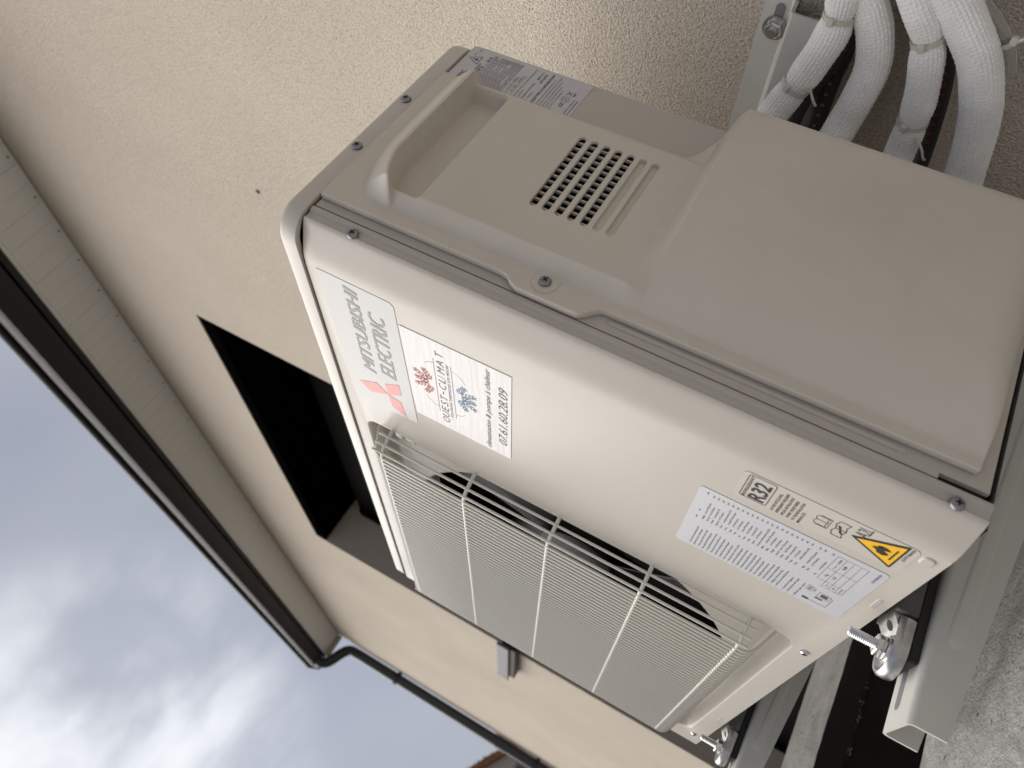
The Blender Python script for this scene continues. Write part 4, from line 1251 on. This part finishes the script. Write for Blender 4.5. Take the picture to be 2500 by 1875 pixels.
# ================================================================= FEET AND BOLTS
def foot(xc):
    """pressed steel tongue that sticks out from under the unit"""
    bm = bmesh.new()
    def outline(wd, y_in, y_out, z, n=12):
        pts = [(xc+wd, y_in, z)]
        pts = [(xc+wd, y_in, z)]
        for i in range(n+1):
            a = -PI*i/n
            pts.append((xc+wd*math.cos(a), y_out+wd*math.sin(a)*1.0, z))
        pts.append((xc-wd, y_in, z))
        return pts
    yo = -0.0245
    loft(bm, [outline(0.0150, -0.001, yo, -0.0205), outline(0.0182, -0.001, yo, -0.0198), outline(0.0190, -0.001, yo, -0.0160), outline(0.0186, -0.001, yo, -0.0112), outline(0.0168, -0.001, yo, -0.0090), outline(0.0150, -0.001, yo, -0.0094), outline(0.0136, -0.001, yo, -0.0120), outline(0.0126, -0.001, yo, -0.0126)], True, True, True)
    # riser up to the casing
    r2 = [[(xc-0.0140, -0.012, -0.0123), (xc+0.0140, -0.012, -0.0123)], [(xc-0.0140, -0.008, -0.0098), (xc+0.0140, -0.008, -0.0098)], [(xc-0.0145, 0.000, -0.0050), (xc+0.0145, 0.000, -0.0050)], [(xc-0.0150, 0.006, -0.0044), (xc+0.0150, 0.006, -0.0044)], [(xc-0.0150, 0.05, -0.0044), (xc+0.0150, 0.05, -0.0044)], [(xc-0.0150, 0.05, -0.0190), (xc+0.0150, 0.05, -0.0190)], [(xc-0.0135, -0.008, -0.0190), (xc+0.0135, -0.012, -0.0190)]]
    loft(bm, [[r[0] for r in r2], [r[1] for r in r2]], True, True, True)
    bmesh.ops.recalc_face_normals(bm, faces=list(bm.faces))
    f = obj('foot', bm, M['foot'], unit, smooth=42)
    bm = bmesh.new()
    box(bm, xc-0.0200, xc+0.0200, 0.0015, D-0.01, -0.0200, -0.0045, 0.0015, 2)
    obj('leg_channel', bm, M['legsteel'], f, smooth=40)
    bm = bmesh.new(); disc(bm, (xc+0.002, -0.0050, -0.0081), (0, -0.52, 0.85), 0.0040, 0.0003, 16, 0)
    obj('vent_hole', bm, M['screwdark'], f)
    # bolt: threaded stud, nut, washers
    bx, by = xc-0.0005, -0.0225
    bm = bmesh.new()
    n = 18; rings = []; pitch = 0.0015; z0, z1 = -0.030, 0.0180
    steps = int((z1-z0)/pitch*4)
    for s in range(steps+1):
        z = z0+(z1-z0)*s/steps; ring = []
        for kk in range(n):
            a = 2*PI*kk/n
            ph = ((z/pitch)-(kk/n)) % 1.0
            rr = 0.00345+0.0007*(1-abs(2*ph-1))
            if s > steps-3: rr -= 0.0004*(s-steps+3)
            ring.append((bx+rr*math.cos(a), by+rr*math.sin(a), z))
        rings.append(ring)
    loft(bm, rings, True, True, True)
    bt_ = obj('bolt', bm, M['chrome'], f, smooth=30)
    bm = bmesh.new()
    def hexr(r, z, sc=1.0): return [(bx+r*sc*math.cos(PI/3*q+0.25), by+r*sc*math.sin(PI/3*q+0.25), z) for q in range(6)]
    loft(bm, [hexr(0.0076, -0.0092), hexr(0.0084, -0.0086), hexr(0.0084, -0.0032), hexr(0.0074, -0.0022)], True, True, True)
    obj('nut', bm, M['chrome'], f)
    bm = bmesh.new(); disc(bm, (bx, by, -0.0124), (0, 0, 1), 0.0112, 0.0012, 28, 0); disc(bm, (bx, by, -0.0112), (0, 0, 1), 0.0092, 0.0022, 28, 0)
    obj('washer', bm, M['chrome'], f, smooth=40)
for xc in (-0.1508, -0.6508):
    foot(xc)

# ================================================================= WALL BRACKET
brk = thing('wall_bracket', 'off-white steel wall bracket with two arms under the outdoor unit', 'bracket', (-0.4, WY, 0.0))
def arm(xc):
    hw = 0.0225
    bm = bmesh.new()
    def sect(y, zt, zbb, ins=0.0):
        r = 0.0055
        o_ = [(xc-hw, zbb)]
        for i in range(5):
            a = PI-PI/2*i/4; o_.append((xc-hw+r+r*math.cos(a), zt-r+r*math.sin(a)))
        for i in range(5):
            a = PI/2-PI/2*i/4; o_.append((xc+hw-r+r*math.cos(a), zt-r+r*math.sin(a)))
        o_.append((xc+hw, zbb))
        t = 0.0022
        i_ = [(xc+hw-t, zbb), (xc+hw-t, zt-r)] + [(xc+hw-r+(r-t)*math.cos(a), zt-r+(r-t)*math.sin(a)) for a in (PI/6, PI/3)] + [(xc+hw-r, zt-t), (xc-hw+r, zt-t)] + [(xc-hw+r+(r-t)*math.cos(a), zt-r+(r-t)*math.sin(a)) for a in (PI*2/3, PI*5/6)] + [(xc-hw+t, zt-r), (xc-hw+t, zbb)]
        return [(x, y, z) for x, z in o_+i_]
    ys = [-0.0735, -0.03, 0.03, 0.10, 0.20, 0.30, 0.385]
    rings = [sect(y, -0.0285+0.006*0, -0.0543-0.118*max(0, y+0.0735)*1.0) for y in ys]
    loft(bm, rings, True, True, True)
    bmesh.ops.recalc_face_normals(bm, faces=list(bm.faces))
    a = obj('arm', bm, M['bracket'], brk, smooth=35)
    # pressed oval stiffener in the right web
    bm = bmesh.new()
    def cap2(ins, d):
        y0_, y1_ = -0.002+ins, 0.25-ins; pts = []
        zc0, zc1 = -0.0455, -0.0655; hz = 0.0062-ins
        for i in range(9):
            an = PI/2+PI*i/8; pts.append((xc+hw+d, y0_+hz*math.cos(an)*1.2, zc0+hz*math.sin(an)))
        for i in range(9):
            an = -PI/2+PI*i/8; pts.append((xc+hw+d, y1_+hz*math.cos(an)*1.2, zc1+hz*math.sin(an)))
        return pts
    loft(bm, [cap2(0, 0.00005), cap2(0.0014, 0.0010), cap2(0.0026, 0.0013)], True, False, True)
    bmesh.ops.recalc_face_normals(bm, faces=list(bm.faces))
    obj('stiffener', bm, M['bracket'], a, smooth=60)
    # long slot in the arm's top
    bm = bmesh.new()
    poly_ = [(xc-0.004+0.0042*math.cos(t), -0.0555+0.0042*math.sin(t)) for t in [-PI*q/8 for q in range(9)]] + [(xc-0.0082, -0.01), (xc+0.0002, -0.01)]
    bm.faces.new([bm.verts.new((x, y, -0.02835)) for x, y in poly_])
    bmesh.ops.recalc_face_normals(bm, faces=list(bm.faces))
    obj('arm_slot', bm, M['fixture'], a)
    # upright leg against the wall
    bm = bmesh.new()
    box(bm, xc-hw, xc+hw, 0.386, 0.412, -0.11, 0.268, 0.002, 2)
    obj('upright', bm, M['bracket'], brk)
    bm = bmesh.new()
    box(bm, xc-0.0215, xc+0.0165, -0.031, 0.29, -0.0278, -0.0205, 0.001, 1)
    obj('rubber_pad', bm, M['rubber'], brk)
for xc in (-0.1508, -0.6508):
    arm(xc)
# horizontal rail on the wall: flat flange, raised channel, lower flange
rail_prof = [(0.4185, 0.288), (0.4165, 0.289), (0.4160, 0.2655), (0.4130, 0.2625), (0.3960, 0.2610), (0.3925, 0.2585), (0.3915, 0.2290), (0.3940, 0.2262), (0.4130, 0.2250), (0.4160, 0.2225), (0.4165, 0.203), (0.4185, 0.203), (0.4188, 0.2240), (0.4150, 0.2278), (0.3965, 0.2292), (0.3945, 0.2310), (0.3947, 0.2560), (0.3965, 0.2580), (0.4140, 0.2596), (0.4186, 0.2640)]
bm = bmesh.new()
loft(bm, [[(0.045, y, z) for y, z in rail_prof], [(-0.90, y, z) for y, z in rail_prof]], True, True, True)
bmesh.ops.recalc_face_normals(bm, faces=list(bm.faces))
rail = obj('rail', bm, M['bracket'], brk, smooth=35)
bm = bmesh.new()
c0 = Vector((0.0155, 0.4158, 0.2735))
disc(bm, c0, (0, -1, 0), 0.0115, 0.0016, 28, 0)
def hx(r, d): return [(c0.x+r*math.cos(PI/3*q+0.3), c0.y-d, c0.z+r*math.sin(PI/3*q+0.3)) for q in range(6)]
loft(bm, [hx(0.0080, 0.0016), hx(0.0084, 0.0024), hx(0.0084, 0.0075), hx(0.0072, 0.0088)], True, False, True)
disc(bm, c0+Vector((0, -0.008, 0)), (0, -1, 0), 0.0042, 0.005, 16, 0)
bmesh.ops.recalc_face_normals(bm, faces=list(bm.faces))
obj('rail_bolt', bm, M['chrome'], brk, smooth=25)
bm = bmesh.new()
sl = rrect(0.0215, 0.2735, 0.034, 0.009, 0.0042, 5, 1)
bm.faces.new([bm.verts.new((u, 0.41575, v)) for u, v in sl])
for f in bm.faces:
    f.normal_update()
    if f.normal.y > 0: f.normal_flip()
obj('rail_slot', bm, M['fixture'], brk)

# ================================================================= INSULATED PIPES
def foam_pipe(label, pts, r, pinches, mesh_emb=0.00115, flat=None):
    t = thing('insulated_pipe', label, 'pipe', pts[0], group='white insulated refrigerant pipes behind the unit')
    path = resample(spline(pts, 500), 0.00150)
    n = 2*int(round(2*PI*r/0.0031))
    fr = frames(path)
    nL = len(fr)
    pin = [(int(f*(nL-1)), s) for f, s in pinches]
    verts_ = []; faces_ = []
    for i, (p, u, v) in enumerate(fr):
        rp_ = r
        for (ip, s) in pin:
            d = (i-ip)*0.00150
            rp_ -= s*math.exp(-(d/0.006)**2)
            rp_ += s*0.25*math.exp(-((abs(d)-0.017)/0.008)**2)
        wob = 0.0003*math.sin(i*0.08)+0.0003*math.sin(i*0.034+1.3)
        for k_ in range(n):
            a = 2*PI*k_/n
            c_ = 1.0 if (k_ % 2 == 0 and i % 2 == 0) else (0.38 if k_ % 2 == 0 else (0.12 if i % 2 == 0 else 0.0))
            if ((i//2)+(k_//2)) % 2: c_ *= 0.72
            seam = 1.0 if (k_ % n) not in (n//3, n//3+1) else 0.1
            worn = 0.55+0.45*math.sin(a*2+i*0.015)*math.sin(i*0.0095+a*2.1)
            rr = rp_+wob*(1+math.cos(a+1))+mesh_emb*c_*seam*(0.55+0.45*worn)
            rr += random.uniform(-0.00008, 0.00008)
            verts_.append(p+(u*math.cos(a)+v*math.sin(a))*rr)
    for i in range(nL-1):
        for k_ in range(n):
            faces_.append((i*n+k_, i*n+(k_+1) % n, (i+1)*n+(k_+1) % n, (i+1)*n+k_))
    faces_.append(tuple(range(n-1, -1, -1)))
    o = obj('foam_sleeve', (verts_, faces_), M['foam'], t)
    for (ip, s) in pin:
        p, u, v = fr[ip]
        ax = u.cross(v)
        bm = bmesh.new()
        rr = r-s+0.0008
        ring_ = [p+(u*math.cos(2*PI*q/28)+v*math.sin(2*PI*q/28))*rr for q in range(29)]
        rings_ = []
        for q in range(29):
            d = (ring_[q]-p).normalized()
            rings_.append([ring_[q]-ax*0.0019, ring_[q]-ax*0.0019+d*0.0011, ring_[q]+ax*0.0019+d*0.0011, ring_[q]+ax*0.0019])
        loft(bm, rings_, True)
        # locking head on the side nearest the viewer, and the cut tail
        view = (Vector((0.414, -0.283, 0.163))-p); view -= ax*view.dot(ax); view.normalize()
        sd = ax.cross(view)
        c_ = p+(view*0.95-sd*0.35).normalized()*(rr+0.0012)
        b3 = bmesh.new(); box(b3, -0.0030, 0.0030, -0.0026, 0.0026, -0.0014, 0.0024, 0.0006, 1)
        dd = (c_-p).normalized(); s2 = ax.cross(dd)
        mt = Matrix((( ax.x, s2.x, dd.x, c_.x), (ax.y, s2.y, dd.y, c_.y), (ax.z, s2.z, dd.z, c_.z), (0, 0, 0, 1)))
        merge(bm, b3, 0, mt)
        bmesh.ops.recalc_face_normals(bm, faces=list(bm.faces))
        obj('cable_tie', bm, M['tie'], t, smooth=40)
    return t

def tail(pts):
    bm = bmesh.new(); tube(bm, spline(pts, 16), 0.0011, 6); return bm

p1 = foam_pipe('topmost white insulated pipe crossing in front of the wall rail bolt end, tied twice', [(-0.075, 0.300, 0.244), (-0.045, 0.330, 0.243), (-0.02, 0.345, 0.240), (0.022, 0.350, 0.226), (0.056, 0.350, 0.218), (0.078, 0.350, 0.217), (0.105, 0.352, 0.220), (0.16, 0.362, 0.222), (0.24, 0.372, 0.25)], 0.0134, [(0.305, 0.0017), (0.505, 0.0022)])
p2 = foam_pipe('second white insulated pipe from the top, untied and bowed behind the cover', [(-0.070, 0.300, 0.178), (-0.040, 0.335, 0.182), (-0.019, 0.350, 0.181), (0.012, 0.355, 0.178), (0.040, 0.358, 0.1775), (0.066, 0.358, 0.186), (0.085, 0.358, 0.198), (0.105, 0.358, 0.213), (0.17, 0.365, 0.235), (0.25, 0.372, 0.27)], 0.0138, [])
p3 = foam_pipe('third white insulated pipe from the top, tied twice, dotted black tube behind', [(-0.080, 0.300, 0.122), (-0.046, 0.335, 0.124), (-0.020, 0.350, 0.1265), (0.025, 0.350, 0.131), (0.061, 0.350, 0.141), (0.085, 0.350, 0.152), (0.106, 0.350, 0.170), (0.15, 0.360, 0.205), (0.24, 0.372, 0.26)], 0.0124, [(0.290, 0.0015), (0.475, 0.0019)])
p4 = foam_pipe('lowest and thickest white insulated pipe with the clear hose alongside', [(-0.085, 0.300, 0.052), (-0.040, 0.340, 0.066), (-0.020, 0.350, 0.071), (0.015, 0.353, 0.080), (0.042, 0.353, 0.090), (0.074, 0.353, 0.108), (0.099, 0.353, 0.132), (0.125, 0.355, 0.160), (0.17, 0.362, 0.20), (0.25, 0.372, 0.25)], 0.0152, [])
obj('tie_tail', tail([(0.0045, 0.3385, 0.1210), (-0.002, 0.336, 0.1130), (-0.010, 0.337, 0.1085), (-0.013, 0.339, 0.1060)]), M['tie'], p3, smooth=60)
obj('tie_tail', tail([(0.0180, 0.3385, 0.2170), (0.010, 0.336, 0.2110), (0.004, 0.338, 0.2070)]), M['tie'], p1, smooth=60)

def dotted_tube(label, pts, r, dotmat, step=0.008):
    t = thing('black_tube', label, 'tube', pts[0])
    path = resample(spline(pts, 200), 0.004)
    bm = bmesh.new(); tube(bm, path, r, 14)
    o = obj('tube_wall', bm, M['tube'], t, smooth=60)
    path2 = resample(spline(pts, 400), step)
    for i in range(1, len(path2)-1):
        ax = (path2[i+1]-path2[i-1]).normalized()
        view = (Vector((0.414, -0.283, 0.163))-path2[i]); view -= ax*view.dot(ax); view.normalize()
        sd = ax.cross(view)
        bm = bmesh.new()
        ring_o = []; ring_i = []
        for q in range(12):
            a = 2*PI*q/12
            for rad, lst in ((0.0017, ring_o), (0.0008, ring_i)):
                s_ = sd*math.sin(a)*rad
                up_ = math.sqrt(max(0, (r+0.00015)**2-(math.sin(a)*rad)**2))
                lst.append(bm.verts.new(path2[i]+ax*math.cos(a)*rad*0.8+s_+view*up_))
        bridge(bm, ring_o, ring_i)
        bmesh.ops.recalc_face_normals(bm, faces=list(bm.faces))
        obj('printed_mark', bm, dotmat, t)
    return t
dotted_tube('black rubber tube with red printed marks behind the third white pipe', [(-0.075, 0.375, 0.101), (-0.043, 0.385, 0.1045), (-0.001, 0.389, 0.1125), (0.030, 0.392, 0.1205), (0.050, 0.394, 0.130), (0.09, 0.396, 0.152), (0.2, 0.400, 0.21)], 0.0072, M['red'], 0.0088)
dotted_tube('black rubber tube with yellow printed marks between the first and second pipes', [(-0.075, 0.375, 0.205), (-0.038, 0.390, 0.2052), (-0.002, 0.397, 0.2068), (0.026, 0.400, 0.2065), (0.08, 0.400, 0.215), (0.2, 0.402, 0.25)], 0.0085, M['yellow'], 0.0105)
t = thing('power_cable', 'plain dark cable tucked behind the topmost white pipe', 'cable', (-0.06, 0.375, 0.22))
bm = bmesh.new(); tube(bm, spline([(-0.075, 0.350, 0.221), (-0.029, 0.380, 0.2225), (0.007, 0.384, 0.213), (0.04, 0.388, 0.205), (0.1, 0.39, 0.20)], 40), 0.0068, 14)
obj('cable_sheath', bm, M['tube'], t, smooth=60)

# clear condensate hose beside the lowest pipe
hs = thing('clear_hose', 'clear plastic hose with a tie beside the lowest white pipe', 'hose', (0.07, 0.36, 0.09))
hp = spline([(0.30, 0.372, 0.235), (0.20, 0.368, 0.190), (0.145, 0.362, 0.160), (0.118, 0.360, 0.136), (0.103, 0.360, 0.113), (0.090, 0.360, 0.0975), (0.076, 0.360, 0.0865), (0.060, 0.360, 0.0790)], 80)
bm = bmesh.new()
fr = frames(hp)
outer_r, inner_r = 0.0047, 0.0034
ro = [[p+(u*math.cos(2*PI*q/20)+v*math.sin(2*PI*q/20))*outer_r for q in range(20)] for p, u, v in fr]
ri = [[p+(u*math.cos(2*PI*q/20)+v*math.sin(2*PI*q/20))*inner_r for q in range(20)] for p, u, v in fr]
vo = loft(bm, ro, True); vi = loft(bm, ri, True)
bridge(bm, vo[-1], vi[-1]); bridge(bm, vo[0], vi[0])
bmesh.ops.recalc_face_normals(bm, faces=list(bm.faces))
obj('hose_wall', bm, M['clear'], hs, smooth=60)
bm = bmesh.new()
p, u, v = fr[-1]
tube(bm, [p+u.cross(v)*(-0.003), p+u.cross(v)*0.002], 0.0054, 20, False)
obj('hose_end_ring', bm, M['clear'], hs, smooth=60)
p, u, v = fr[60]; ax = u.cross(v)
bm = bmesh.new()
rg = [[p+(u*math.cos(2*PI*q/20)+v*math.sin(2*PI*q/20))*(0.0048+0.001*(k_ in (1, 2))) + ax*(0.0018 if k_ in (2, 3) else -0.0018) for k_ in range(4)] for q in range(21)]
loft(bm, rg, True)
box(bm, p.x+0.003, p.x+0.0095, p.y-0.010, p.y-0.004, p.z-0.0050, p.z+0.0005, 0.001, 1)
tube(bm, [p+Vector((0.004, -0.007, -0.002)), p+Vector((0.012, -0.010, -0.0085)), p+Vector((0.016, -0.011, -0.0125))], 0.0016, 6)
obj('cable_tie', bm, M['tie'], hs, smooth=40)
